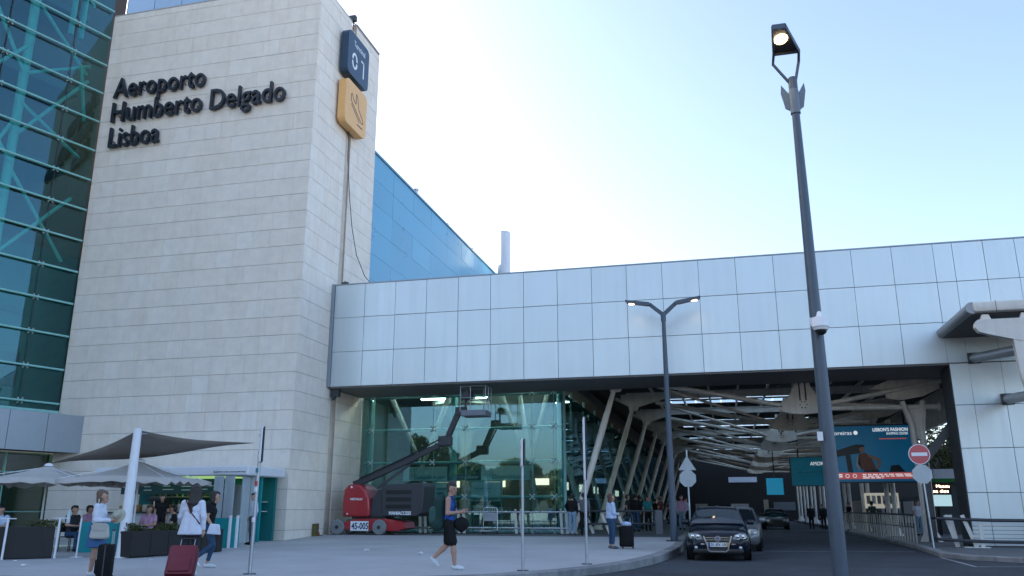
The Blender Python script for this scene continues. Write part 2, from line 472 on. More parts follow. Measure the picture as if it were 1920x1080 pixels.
# coping
b = MB(); b.box(X0, X1 + .0, Y0 + .002, 33.42, ZT - .05, ZT + .02); b.box(X0, X1, 33.98, Y1 + .02, ZT + .1, ZT + .17)
b.build("coping", mat("coping_stone", (.40, .37, .33), .8, var=.15, streak=.2), tower, world=True)
tiles = []   # (face, u0, u1, z0, z1)
RH, TW = .777, .806
nrow = 0
z = 1.38 - 2 * RH
while z < ZT - .06:
    z1 = min(z + RH, ZT - .05); z0 = max(z, -.02)
    if z1 - z0 > .05:
        for face, ua, ub in (('f', X0, X1), ('s', Y0, 33.42), ('s', 33.98, Y1)):
            off = random.choice((0, .5, .25, .62)) * TW
            u = ua - off
            while u < ub - .02:
                w = TW * random.choice((1, 1, 1, 1, 1, 1.5)) if face == 'f' else TW * 1.03
                a, c = max(u, ua), min(u + w, ub)
                if ub - c < .12: c = ub
                if c - a > .08: tiles.append((face, a, c, z0, z1))
                u = c if c < ub else ub + 1
    z += RH
def tile_size(t):
    fc, a, c, z0, z1 = t
    p = Vector(((a + c) / 2, Y0, (z0 + z1) / 2)) if fc == 'f' else Vector((X1, (a + c) / 2, (z0 + z1) / 2))
    d = p - cam.location; nn = Vector((0, -1, 0)) if fc == 'f' else Vector((1, 0, 0))
    return (c - a) * (z1 - z0) * abs(d.normalized().dot(nn)) / d.length_squared
tiles.sort(key=tile_size, reverse=True)
rest = MB()
cache = {}
for i, (fc, a, c, z0, z1) in enumerate(tiles):
    pr = random.uniform(-.003, .003); gx, gz = .0035, .008
    if i < 300:
        key = (fc, round(c - a, 3), round(z1 - z0, 3))
        if key not in cache:
            t = MB(); w, h = (c - a) / 2 - gx, (z1 - z0) / 2 - gz
            if fc == 'f': t.cbox(-w, w, -.017, .017, -h, h, .004)
            else: t.cbox(-.017, .017, -w, w, -h, h, .004)
            cache[key] = t.build("stone_tile", M_STONE, tower); o = cache[key]
        else:
            o = link_copy(cache[key], "stone_tile", (0, 0, 0), tower)
        q = Vector(((a + c) / 2, Y0 + .017 + pr, (z0 + z1) / 2)) if fc == 'f' else Vector((X1 - .017 + pr, (a + c) / 2, (z0 + z1) / 2))
        o.location = q - tower.location
    else:
        if fc == 'f': rest.box(a + gx, c - gx, Y0 + pr, Y0 + .034, z0 + gz, z1 - gz)
        else: rest.box(X1 - .034, X1 + pr, a + gx, c - gx, z0 + gz, z1 - gz)
o = rest.build("stone_tiles", M_STONE, tower, world=True, fix=False); o['kind'] = 'stuff'
b = MB(); b.box(X0, X0 + .02, Y0 + .01, Y1, 0, ZT - .05)
b.build("side_cladding", mat("tower_side_stone", (.42, .38, .33), .8, var=.15), tower, world=True)

# lettering
M_LET = mat("letter_black", (.014, .016, .024), .45, var=.15, vscale=3)
sign = thing("facade_lettering", (-27.2, Y0, 17.8), "black raised letters naming the airport on the stone tower", "lettering")
def letter_line(body, x, z, width, cap, ydepth=.34):
    size = cap / .70
    def xmax(s): return max(q[0] for q in text_mesh(s, size, .01, .01)[0])
    total = xmax(body) ; k = width / total
    lref = xmax("l")
    for i, ch in enumerate(body):
        if ch == ' ': continue
        adv = (xmax(body[:i] + "l") - lref) if i else 0
        vs, fs = text_mesh(ch, size, .085, .004)
        bb = MB(); bb.add([(x + (adv + q[0]) * k, Y0 - .17 - q[2], z + q[1]) for q in vs], fs)
        o = bb.build("letter", M_LET, sign, world=True, fix=False)
        pin = MB(); cx = x + (adv + sum(q[0] for q in vs) / len(vs)) * k
        pin.tube((cx, Y0 - .14, z + .3), (cx, Y0 + .02, z + .3), .03, n=6); pin.build("standoff", M_DGREY, sign, world=True)
letter_line("Aeroporto", -27.2, 20.35, 4.95, 1.02)
letter_line("Humberto Delgado", -27.25, 19.08, 9.2, 1.02)
letter_line("Lisboa", -27.2, 17.78, 2.8, 1.02)

# square signs on the tower's side
def rounded(a0, a1, b0, b1, r, n=5):
    out = []
    for cx, cy, t0 in ((a1 - r, b1 - r, 0), (a0 + r, b1 - r, 90), (a0 + r, b0 + r, 180), (a1 - r, b0 + r, 270)):
        for i in range(n + 1):
            t = R(t0 + 90 * i / n); out.append((cx + r * math.cos(t), cy + r * math.sin(t)))
    return out
M_NAVY = mat("navy_sign", (.02, .055, .10), .4, var=.08); M_YEL = mat("amber_sign", (.82, .46, .17), .45, var=.06)
M_SIGNW = mat("sign_white", (.8, .82, .84), .5)
M_INK = mat("sign_ink", (.05, .03, .06), .5)
xs0, xs1 = X1 + .12, X1 + .5
st = thing("terminal_sign", (X1 + .1, 33.3, 21.5), "navy rounded square sign reading Terminal 01 high on the tower", "sign")
b = MB(); b.prism(rounded(32.15, 34.5, 21.55, 23.85, .3), xs0, xs1, 'x'); b.build("sign_box", M_NAVY, st, world=True)
b = MB(); b.box(X1 - .02, xs0, 33.0, 33.15, 22, 23.4); b.box(X1 - .02, xs0, 33.9 + .1, 34.15, 22, 23.4); b.build("bracket", M_DGREY, st, world=True)
text_obj("word", "Terminal", .44, M_SIGNW, st, (xs1 + .002, 32.75, 23.2), (0, 1, 0), (1, 0, 0), width=1.25)
text_obj("number", "0", 1.25, M_SIGNW, st, (xs1 + .002, 32.55, 22.0), (0, 1, 0), (1, 0, 0), offset=.0, width=.62)
b = MB(); b.box(xs1, xs1 + .006, 33.85, 33.97, 22.0, 22.87); b.box(xs1, xs1 + .006, 33.6, 33.97, 22.78, 22.88); b.build("digit_one", M_SIGNW, st, world=True)
b = MB(); b.box(xs1 + .003, xs1 + .012, 32.5, 33.25, 22.38, 22.46); b.build("digit_slot", M_NAVY, st, world=True)
sy = thing("arrivals_sign", (X1 + .1, 33.3, 18.9), "amber rounded square sign with a landing aeroplane outline, under the navy sign", "sign")
b = MB(); b.prism(rounded(32.15, 34.5, 18.95, 21.25, .3), xs0, xs1, 'x'); b.build("sign_box", M_YEL, sy, world=True)
b = MB(); b.box(X1 - .02, xs0, 33.0, 33.15, 19.4, 20.8); b.box(X1 - .02, xs0, 34.0, 34.15, 19.4, 20.8); b.build("bracket", M_DGREY, sy, world=True)
def stroke(pts, w):
    bb = MB()
    for p, q in zip(pts, pts[1:]): bb.bar((xs1 + .003, *p), (xs1 + .003, *q), .006, w, up=(0, -(q[1] - p[1]), (q[0] - p[0])))
    return bb
pl = [(32.75, 20.62), (32.75, 20.28), (33.95, 19.62), (34.15, 19.66), (34.12, 19.82), (33.62, 20.18), (33.42, 20.78), (33.28, 20.84), (33.28, 20.32), (32.95, 20.46), (32.88, 20.66), (32.75, 20.62)]
stroke(pl, .05).build("plane_outline", M_INK, sy, world=True)
stroke([(32.78, 20.12), (33.75, 19.56)], .05).build("plane_underline", M_INK, sy, world=True)
stroke([(33.5, 19.36), (34.1, 19.36)], .06).build("runway_bar", M_INK, sy, world=True)
# cable hanging from the amber sign, floodlight on the parapet
b = MB(); b.path([(X1 + .2, 33.3, 18.95), (X1 + .12, 33.5, 17.6), (X1 + .1, 33.95, 15.8), (X1 + .12, 34.35, 14.4), (X1 + .3, 34.6, 13.1), (-16.05, 34.9, 12.1), (-15.3, 34.9, 11.26)], .018, n=6)
tag(b.build("hanging_cable", M_BLACK), "thin loose cable hanging from the amber sign down to the overpass roof", "cable")
fl = thing("floodlight", (-16.9, 33.7, ZT - .3), "small floodlight on the notch at the top of the tower", "floodlight")
b = MB(); b.cbox(-17.0, -16.6, 33.5, 33.75, ZT + .12, ZT + .42, .03); b.build("lamp_head", M_DGREY, fl, world=True)
b = MB(); b.tube((-16.8, 33.72, ZT - .35), (-16.8, 33.72, ZT + .2), .03); b.tube((-16.8, 33.4, ZT + .05), (-16.8, 34.1, ZT + .2), .025); b.build("arm", M_DGREY, fl, world=True)

# ---------------------------------------------------------------- overpass clad in metal panels
M_CLAD = mat("aluminium_panel", (.61, .675, .69), .36, .5, var=.03, vscale=.5, obj_var=.03, bump=.25, bscale=.7, streak=.03)
M_CLADS = mat("aluminium_edge", (.30, .33, .36), .4, .5)
bridge = thing("overpass", (0, 33, 0), "long overpass clad in pale blue metal panels spanning the road", "overpass")
ZB, ZTB = 6.58, 11.21
b = MB(); b.box(-16.66, 34, 33.05, 36.3, ZB + .02, ZTB - .03); b.build("core", M_DGREY, bridge, world=True)
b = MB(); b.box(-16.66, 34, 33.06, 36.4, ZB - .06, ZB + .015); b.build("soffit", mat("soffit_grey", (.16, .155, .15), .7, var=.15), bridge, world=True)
b = MB(); b.box(-16.66, 34, 33.0, 36.4, ZTB - .028, ZTB + .02); b.build("roof_trim", M_CLADS, bridge, world=True)
b = MB(); b.box(-16.69, -16.585, 32.86, 33.05, ZB - .03, ZTB); b.build("end_strip", M_CLADS, bridge, world=True)
PXS = [-16.58 + 1.4565 * k for k in range(18)]
PXS[-1] = 8.19
PXS += [8.86, 9.92, 10.99, 12.45, 13.9, 15.36, 16.8, 18.3, 19.7, 21.2, 22.6]
RZ = [ZB + .0, 8.115, 9.655, ZTB - .035]
pc = {}
def clad_panel(x0, x1, z0, z1, y, parent, base):
    key = (round(x1 - x0, 3), round(z1 - z0, 3))
    if key not in pc:
        t = MB(); w, h = (x1 - x0) / 2 - .007, (z1 - z0) / 2 - .007
        t.cbox(-w, w, -.02, .02, -h, h, .008)
        o = t.build("cladding_panel", M_CLAD, parent); pc[key] = o
    else: o = link_copy(pc[key], "cladding_panel", (0, 0, 0), parent)
    o.location = Vector(((x0 + x1) / 2, y, (z0 + z1) / 2)) - base
    o.rotation_euler = (random.uniform(-.007, .007), 0, random.uniform(-.007, .007))
for x0, x1 in zip(PXS, PXS[1:]):
    for z0, z1 in zip(RZ, RZ[1:]): clad_panel(x0, x1, z0, z1, 33.022, bridge, bridge.location)
pier = thing("clad_pier", (8.5, 33.4, .13), "metal clad pier and wall under the right end of the overpass", "pier")
b = MB(); b.box(8.215, 34, 33.05, 34.35, .05, ZB - .07); b.build("core", M_DGREY, pier, world=True)
ZP = [.16, 1.96, 3.5, 5.04, ZB - .02]
for x0, x1 in zip(PXS[17:], PXS[18:]):
    for z0, z1 in zip(ZP, ZP[1:]):
        clad_panel(x0 if x0 != 8.19 else 8.225, x1, z0, z1, 33.022 if x0 < 8.8 else 33.035, pier, pier.location)
# ties of the pier's dark side sheet
b = MB(); b.box(8.195, 8.212, 33.03, 34.34, .14, 4.98); b.box(8.195, 8.212, 33.03, 34.34, 5.0, ZB - .08); b.build("side_sheet", mat("pier_side", (.045, .05, .055), .5, .3, var=.1), pier, world=True)
b = MB(); b.box(-16.62, -16.25, 33.2, 33.42, 6.18, 6.52); b.tube((-16.45, 33.3, 6.15), (-16.45, 33.1, 6.05), .07)
tag(b.build("wall_camera", M_DGREY), "small dark camera box under the left end of the overpass", "camera")
b = MB(); b.box(-16.35, -16.05, 33.1, 33.25, ZTB + .02, ZTB + .14); b.tube((-16.2, 33.15, ZTB + .01), (-16.2, 33.15, ZTB + .2), .03)
tag(b.build("roof_clamp", M_DGREY), "small black fitting on the overpass roof edge beside the tower", "fitting")

# ---------------------------------------------------------------- terminal volume with blue glazed side
M_BLUEG = mat("blue_glass_panel", (.10, .345, .49), .3, .2, var=.05, vscale=.5, obj_var=.06)
hall = thing("terminal_block", (-25, 60, 0), "large terminal block behind the tower with blue glazed side wall", "building")
b = MB(); b.box(-45, -17.56, 37.2, 120, 0, 20.25); b.build("core", M_DGREY, hall, world=True)
b = MB(); b.box(-45, -17.45, 37.1, 120, 20.25, 20.38); b.build("roof_edge", mat("roof_trim_blue", (.2, .33, .42), .4, .4), hall, world=True)
gp = None
ys = [38.2 + 3.22 * k for k in range(-1, 14)]
for k, (a, c) in enumerate(zip(ys, ys[1:])):
    a = max(a, 37.15)
    for j in range(8):
        z1 = 20.23 - 1.42 * j; z0 = z1 - 1.42
        if j > 5 and k > 6: continue
        t = MB(); w, h = (c - a) / 2 - .008, .71 - .008
        if k == 0 or gp is None:
            t.box(-.02, .02, -w, w, -h, h); o = t.build("glass_panel", M_BLUEG, hall)
            if k == 1 : gp = o
        else: o = link_copy(gp, "glass_panel", (0, 0, 0), hall)
        o.location = Vector((-17.53, (a + c) / 2, (z0 + z1) / 2)) - hall.location
        o.rotation_euler = (0, random.uniform(-.004, .004), random.uniform(-.004, .004))
for y, zz in ((46, .55), (52, .3), (58, .35)):
    b = MB(); b.tube((-17.9, y, 20.3), (-17.9, y, 20.4 + zz), .1, n=10); b.tube((-17.9, y, 20.4 + zz), (-17.9, y, 20.5 + zz), .16, n=10)
    b.build("roof_vent", M_PAPER, hall, world=True, smooth=True)
fl = thing("exhaust_flue", (-15.82, 60, 8), "white cylindrical exhaust flue rising above the overpass roof", "flue")
b = MB(); b.lathe([(.5, 0), (.5, 14.5), (.46, 14.6), (.46, 14.62)], 28); b.build("pipe", M_PAPER, fl, smooth=True)
# higher block at the back left, pale blue panels
M_RBLUE = mat("rear_blue_panel", (.20, .32, .46), .4, .3, var=.05, obj_var=.05)
rb = thing("rear_block", (-30, 40, 20), "blue grey panelled block rising behind the top of the tower", "building")
b = MB(); b.box(-36.3, -27.0, 40.06, 52, 18, 36); b.build("core", M_DGREY, rb, world=True)
for k in range(4):
    for z0 in (26, 29, 32):
        t = MB(); t.box(-36.2 + 2.05 * k + .02, -36.2 + 2.05 * (k + 1) - .02, 40.0, 40.05, z0 + .02, z0 + 2.98); t.build("cladding_panel", M_RBLUE, rb, world=True)
# ---------------------------------------------------------------- glass hall behind the overpass
G_HALL = glass("hall_glass", (.66, .80, .80), refl=.15, rtint=(.50, .80, .90), wob=.01)
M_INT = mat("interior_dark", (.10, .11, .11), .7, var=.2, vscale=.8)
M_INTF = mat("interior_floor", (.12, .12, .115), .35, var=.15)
M_SPIDER = mat("spider_fitting", (.55, .66, .66), .35, .4)
def spider(bb, x, y, z, ax, r=.10):
    """Four-armed glass clamp, arms spread in the plane of the pane."""
    for i in (-1, 1):
        for j in (-1, 1):
            p = Vector((x, y, z)); q = p + Vector(ax) * i * r + Vector((0, 0, j * r))
            bb.tube(p, q, .018, .014, n=6); bb.sphere(q, .03, 8, 5)
YG = 36.7
cw = thing("glass_curtain_wall", (-12, YG, .36), "green tinted glass front of the hall under the overpass", "glass wall")
VX = [-16.68, -16.13, -13.06, -11.49, -8.345, -7.35, -7.0]
VZ = [.42, 1.93, 3.48, 5.0, 6.56]
for a, c in zip(VX, VX[1:]):
    for z0, z1 in zip(VZ, VZ[1:]):
        t = MB(); t.box(a + .008, c - .008, YG - .01, YG + .01, z0 + .008, z1 - .008)
        o = t.build("glass_pane", G_HALL, cw, world=True); o.location = (0, random.uniform(-.004, .004), 0)
SPM = None
for z in VZ:
    t = MB(); t.tube((-16.6, YG + .32, z), (-7.0, YG + .32, z), .075, n=12); t.build("transom", M_TEAL, cw, world=True, smooth=True)
for x in VX[1:-1]:
    for z in VZ:
        if SPM is None:
            t = MB(); spider(t, 0, 0, 0, (1, 0, 0)); t.tube((0, 0, 0), (0, .35, 0), .025, n=6); SPM = t.build("spider_clamp", M_SPIDER, cw, smooth=True); o = SPM
        else: o = link_copy(SPM, "spider_clamp", (0, 0, 0), cw)
        o.location = Vector((x, YG - .05, z)) - cw.location
    t = MB(); t.tube((x, YG + .16, .4), (x, YG + .16, 6.6), .018, n=6); t.build("tie_rod", M_SPIDER, cw, world=True)
for x, r in ((-16.45, .16), (-12.25, .17), (-7.12, .2)):
    t = MB(); t.tube((x, YG + .62, .36), (x, YG + .62, 7.0), r, n=18); t.build("post", M_TEAL, cw, world=True, smooth=True)
t = MB(); t.box(-16.68, -7.0, YG - .06, YG + .12, .3, .41); t.build("sill", M_DGREY, cw, world=True)
# side glass of the hall along the drop-off lane
sg = thing("side_glass_wall", (-7.0, 70, .36), "long glass side of the hall behind the slanted columns", "glass wall")
ys = [YG + 3.9 * k for k in range(0, 18)]
for k, (a, c) in enumerate(zip(ys, ys[1:])):
    for z0, z1 in zip(VZ, VZ[1:]):
        if k >= 8 and z0 != VZ[0]: continue
        zz = z1 if k < 8 else VZ[-1]
        t = MB(); t.box(-7.01, -6.99, a + .03, c - .03, z0 + .01, zz - .01); t.build("glass_pane", G_HALL, sg, world=True)
    t = MB(); t.tube((-7.25, c, .36), (-7.25, c, 7.0), .07, n=8); t.build("mullion", M_TEAL, sg, world=True, smooth=True)
for z in VZ:
    t = MB(); t.tube((-7.2, YG, z), (-7.2, 105, z), .06, n=8); t.build("transom", M_TEAL, sg, world=True, smooth=True)
# the hall's inside
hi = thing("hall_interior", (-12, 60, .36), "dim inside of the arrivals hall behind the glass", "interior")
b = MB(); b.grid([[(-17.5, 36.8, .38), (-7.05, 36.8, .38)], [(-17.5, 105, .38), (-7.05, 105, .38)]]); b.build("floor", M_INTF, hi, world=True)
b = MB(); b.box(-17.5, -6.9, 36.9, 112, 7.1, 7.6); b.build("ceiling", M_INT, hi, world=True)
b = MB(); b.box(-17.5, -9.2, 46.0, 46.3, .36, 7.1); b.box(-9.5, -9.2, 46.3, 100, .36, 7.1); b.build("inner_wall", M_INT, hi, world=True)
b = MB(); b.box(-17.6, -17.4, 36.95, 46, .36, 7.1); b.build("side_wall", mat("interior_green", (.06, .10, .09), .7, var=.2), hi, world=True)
M_CON = mat("pale_concrete", (.42, .40, .36), .8, var=.12)
for x, y in ((-9.6, 40.6), (-13.6, 43.5)):
    b = MB(); b.lathe([(.28, 0), (.28, 4.2), (.45, 5.0), (1.1, 5.9), (1.9, 6.45), (1.9, 6.7)], 24, Matrix.Translation((x, y, .38))); b.build("mushroom_column", M_CON, hi, world=True, smooth=True)
for i, (x, z, w) in enumerate(((-16, 2.6, 1.6), (-13.2, 2.6, 1.2), (-10.4, 2.7, .9))):
    b = MB(); b.box(x, x + w, 45.85, 45.95, z, z + .35); b.build("shop_light_box", mat("shop_glow", (.8, .6, .4), .5, emit=(1, .8, .6), estr=.7), hi, world=True)
for k in range(6):
    y = 48 + 6 * k
    b = MB(); b.box(-9.18, -9.1, y, y + 1.8, 2.5, 2.95); b.build("shop_light_box", mat("shop_glow2", (.9, .8, .7), .5, emit=(1, .88, .7), estr=.9), hi, world=True)
for y in (37.15, 38.6, 41.5, 44.4):  # glowing panels added to brighten the hall and the banner fronts
    for x in (-15.5, -12.5, -9.5):
        b = MB(); b.box(x, x + 1.6, y, y + .3, 7.04, 7.09); b.build("ceiling_glow", mat("added_hall_glow", (.9, .95, .9), .5, emit=(.85, 1, .92), estr=6.0), hi, world=True)
for (p, q) in (((-8.2, 37.6, .4), (-9.4, 38.6, 6.9)), ((-10.2, 37.9, 6.9), (-8.9, 38.4, 3.2)), ((-7.9, 38.4, 6.9), (-8.9, 38.4, 3.2)), ((-8.9, 38.4, 3.2), (-8.5, 38.2, .4)), ((-15.9, 38.2, 6.9), (-14.4, 39, 3.4)), ((-12.9, 38.6, 6.9), (-14.4, 39, 3.4)), ((-14.4, 39, 3.4), (-14.4, 39, .4))):
    b = MB(); b.tube(p, q, .14, .11, n=12); b.build("inner_strut", M_CON, hi, world=True, smooth=True)
# banners and posters just inside the glass
M_BAN = mat("banner_pale", (.62, .78, .76), .6, var=.05); M_BAND = mat("banner_dark", (.05, .13, .15), .6); M_TXTD = mat("banner_text", (.05, .28, .30), .6)
bn = thing("shop_banner", (-11.8, 37.9, 2.7), "long pale green shop banner with dark lettering hanging inside the hall glass", "banner")
b = MB(); b.box(-14.95, -12.75, 37.9, 37.93, 2.7, 3.35); b.build("left_panel", M_BAN, bn, world=True)
b = MB(); b.box(-12.74, -11.09, 37.9, 37.93, 2.7, 3.35); b.build("middle_panel", M_BAND, bn, world=True)
b = MB(); b.box(-11.08, -8.55, 37.9, 37.93, 2.7, 3.35); b.build("right_panel", M_BAN, bn, world=True)
for x in (-14.4, -10.55):
    text_obj("lettering", "Clubstohire.com", .26, M_TXTD, bn, (x, 37.895, 2.78), (1, 0, 0), (0, -1, 0), offset=.004, width=1.55)
    b = MB(); b.path([(x - .12, 37.89, 2.9), (x + .02, 37.89, 3.08), (x + .02, 37.89, 3.2), (x + .14, 37.89, 3.26)], .012, n=6); b.sphere((x + .0, 37.89, 3.25), .035, 8, 5); b.path([(x + .02, 37.89, 3.08), (x + .1, 37.89, 2.92)], .012, n=6)
    b.build("golfer_emblem", M_TXTD, bn, world=True)
text_obj("lettering", "DROP OFF & PICK UP", .17, M_BAN, bn, (-12.62, 37.895, 2.78), (1, 0, 0), (0, -1, 0), width=1.4)
for (x0, x1), nm in (((-13.3, -12.5), "narrow pale poster board left of the walking man, inside the glass"), ((-11.5, -10.1), "pale and navy poster board asking with them, inside the glass")):
    ps = thing("poster_board", ((x0 + x1) / 2, 37.85, .38), nm, "poster")
    b = MB(); b.box(x0, x1, 37.8, 37.86, 1.75, 2.62); b.build("upper_sheet", M_BAN, ps, world=True)
    b = MB(); b.box(x0, x1, 37.8, 37.86, 1.05, 1.748); b.build("lower_sheet", M_BAND, ps, world=True)
    b = MB(); b.box(x0 - .07, x0 - .005, 37.8, 37.9, .38, 2.7); b.box(x1 + .005, x1 + .07, 37.8, 37.9, .38, 2.7); b.box(x0, x1, 37.8, 37.9, 2.63, 2.7); b.build("board_frame", M_TEAL, ps, world=True)
    if x1 - x0 > 1:
        text_obj("lettering", "Clubstohire.com", .12, M_TXTD, ps, (x0 + .12, 37.795, 2.3), (1, 0, 0), (0, -1, 0), width=.8)
        text_obj("lettering", "with them?", .26, M_TXTD, ps, (x0 + .06, 37.795, 1.8), (1, 0, 0), (0, -1, 0), width=1.25, offset=.006)
        text_obj("lettering", "when you", .24, M_BAN, ps, (x0 + .06, 37.795, 1.46), (1, 0, 0), (0, -1, 0), width=1.05, offset=.006)
        text_obj("lettering", "can", .24, M_BAN, ps, (x0 + .06, 37.795, 1.16), (1, 0, 0), (0, -1, 0), width=.42, offset=.006)
    else:
        b = MB(); b.box(x0 + .1, x0 + .55, 37.794, 37.799, 2.3, 2.34); b.box(x0 + .1, x0 + .45, 37.794, 37.799, 2.1, 2.15); b.build("print_lines", M_TXTD, ps, world=True)

# ---------------------------------------------------------------- drop-off canopy: slanted columns, trussed beams, skylights
cp = thing("dropoff_canopy", (2, 70, 0), "pale steel canopy of trussed beams on slanted columns over the drop-off lanes", "canopy")
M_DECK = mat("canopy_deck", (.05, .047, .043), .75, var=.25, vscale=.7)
def translucent(name, col):
    m = bpy.data.materials.new(name); m.use_nodes = True
    n, l = m.node_tree.nodes, m.node_tree.links; n.clear()
    o = n.new("ShaderNodeOutputMaterial"); t = n.new("ShaderNodeBsdfTranslucent"); t.inputs[0].default_value = (*col, 1)
    d = n.new("ShaderNodeBsdfDiffuse"); d.inputs[0].default_value = (*col, 1); x = n.new("ShaderNodeMixShader"); x.inputs[0].default_value = .08
    l.new(t.outputs[0], x.inputs[1]); l.new(d.outputs[0], x.inputs[2]); l.new(x.outputs[0], o.inputs[0]); return m
G_SKYL = translucent("skylight_glass", (.78, .97, .97))
bays = [37.5 + 7.8 * k for k in range(9)]
for k, y in enumerate(bays):
    n = 12 if k < 4 else 8
    # slanted column with a pin head
    t = MB(); t.path([(-6.74, y, .3), (-6.5, y, 1.05), (-5.2, y, 5.1), (-4.66, y, 6.75)], [.13, .15, .15, .1], n=n); t.build("slanted_column", M_CREAM, cp, world=True, smooth=True)
    t = MB(); t.prism([(-4.85, 6.55), (-4.45, 6.55), (-4.1, 7.3), (-5.0, 7.3)], y - .06, y + .06); t.build("column_head", M_CREAM, cp, world=True)
    t = MB(); t.bar((-5.6, y, 7.25), (-4.5, y + .9, 6.75), .14, .14); t.build("head_strut", M_CREAM, cp, world=True)
    t = MB(); t.tube((-7.0, y, .38), (-6.2, y, 1.2), .07, n=8); t.tube((-6.74, y, .36), (-6.74, y, .44), .26, n=12); t.build("base_shoe", M_CREAM, cp, world=True, smooth=True)
    # top chord
    t = MB(); t.prism([(-5.3, 7.45), (-5.3, 7.1), (-4.4, 6.75), (-3.0, 7.16), (8.3, 7.16), (9.6, 6.9), (9.6, 7.45)], y - .09, y + .09); t.build("beam", M_CREAM, cp, world=True)
    t = MB(); t.box(-5.0, 9.4, y - .2, y + .2, 7.46, 7.52); t.build("beam_flange", M_CREAM, cp, world=True)
    # king post plate with concave flanks
    prof = []
    for i in range(9):
        s = i / 8; prof.append((3.42 - .28 - .75 * s ** 2.6, 7.0 - 1.25 * s))
    for i in range(7):
        a = math.pi + math.pi * i / 6 * .999; prof.append((3.42 + 1.05 * math.cos(a), 5.62 + .3 * math.sin(a)))
    for i in range(9):
        s = 1 - i / 8; prof.append((3.42 + .28 + .75 * s ** 2.6, 7.0 - 1.25 * s))
    for dy in (-.12, .08):
        t = MB(); t.prism(prof, y + dy, y + dy + .04); t.build("king_post_plate", M_CREAM, cp, world=True)
    t = MB()
    for i in range(7):
        a = 2 * math.pi * i / 6; t.tube((3.42 + .14 * math.cos(a), y - .15, 5.72 + .14 * math.sin(a)), (3.42 + .14 * math.cos(a), y + .15, 5.72 + .14 * math.sin(a)), .03, n=6)
    t.tube((3.3, y - .11, 7.0), (3.3, y - .11, 5.9), .035, n=6); t.tube((3.54, y - .11, 7.0), (3.54, y - .11, 5.9), .035, n=6)
    t.build("king_post_bolt", M_DGREY, cp, world=True)
    # ties from both beam ends to the foot of the king post
    for dy in (-.17, .17) if k < 4 else (0,):
        t = MB(); t.tube((-3.4, y + dy, 6.98), (2.55, y + dy, 5.72), .09, n=n); t.build("tie_tube", M_CREAM, cp, world=True, smooth=True)
        t = MB(); t.tube((4.3, y + dy, 5.72), (8.9, y + dy, 6.55), .09, n=n); t.build("tie_tube", M_CREAM, cp, world=True, smooth=True)
    t = MB(); t.tube((4.3, y, 5.55), (8.75, y, 5.5), .1, n=n); t.lathe([(.17, 0), (.17, .08)], 12, frame((8.68, y, 5.5), (0, 0, 1), (1, 0, 0))); t.build("strut_tube", M_CREAM, cp, world=True, smooth=True)
    # knee plate at the right column
    pr = [(6.2, 6.35), (7.0, 6.75), (8.8, 6.95), (8.8, 6.3)] + [(7.0 + 1.1 * math.cos(R(a)), 5.9 + .5 * math.sin(R(a))) for a in range(0, 181, 20)][::1]
    t = MB(); t.prism([(6.1, 6.3), (7.0, 6.72), (8.85, 6.98), (8.85, 6.25), (8.2, 5.95), (7.3, 5.8), (6.75, 5.9), (6.72, 6.15), (6.5, 6.28)], y - .04, y + .04); t.build("knee_plate", M_CREAM, cp, world=True)
    # right column: cluster of four slim tubes widening to the top
    for dx, dy in ((-.16, -.12), (.14, -.12), (-.16, .12), (.14, .12)):
        t = MB(); t.path([(7.82 + dx, y + dy, .5), (7.82 + dx, y + dy, 3.6), (7.8 + dx * 1.2, y + dy, 4.8), (7.75 + dx * 2.6, y + dy, 5.75)], [.085, .1, .1, .09], n=n); t.build("column_tube", M_CREAM, cp, world=True, smooth=True)
    t = MB()
    t.lathe([(.42, 0), (.4, .06), (.2, .5), (.16, .56)], 6, Matrix.Translation((7.82, y, .14))); t.build("column_foot", M_CREAM, cp, world=True)
    t = MB(); t.prism([(7.4, 5.6), (8.25, 5.6), (8.05, 4.2), (7.6, 4.2)], y - .03, y + .03); t.build("column_gusset", M_CREAM, cp, world=True)
for k in range(len(bays) - 1):
    for (xa, za, xb, zb, d0, d1) in ((-3.4, 6.95, 2.6, 5.75, 0, 1), (4.3, 5.75, 8.7, 6.5, 0, 1)):
        t = MB(); t.tube((xa, bays[k + d0], za), (xb, bays[k + d1], zb), .07, n=8); t.build("cross_tie", M_CREAM, cp, world=True, smooth=True)
# grey raking brace beside the pier
t = MB(); t.bar((7.4, 35.2, 3.15), (8.7, 35.0, 4.75), .3, .3); t.bar((7.4, 35.2, 3.2), (7.4, 35.2, .2), .26, .26); t.build("raking_brace", mat("brace_grey", (.07, .075, .08), .5, var=.1), cp, world=True)
# purlins
for i, x in enumerate([-3.6 + 1.5 * j for j in range(9)]):
    t = MB(); t.box(x - .05, x + .05, 36.4, 105, 7.53, 7.68); t.build("purlin", M_CREAM, cp, world=True)
# cross bracing along the lane
for k in range(len(bays) - 1):
    for x0, x1 in ((3.42, 3.42),):
        t = MB(); t.tube((3.42, bays[k] + .15, 5.75), (3.42, (bays[k] + bays[k + 1]) / 2, 7.3), .06, n=8); t.tube((3.42, bays[k + 1] - .15, 5.75), (3.42, (bays[k] + bays[k + 1]) / 2, 7.3), .06, n=8); t.build("long_brace", M_CREAM, cp, world=True, smooth=True)
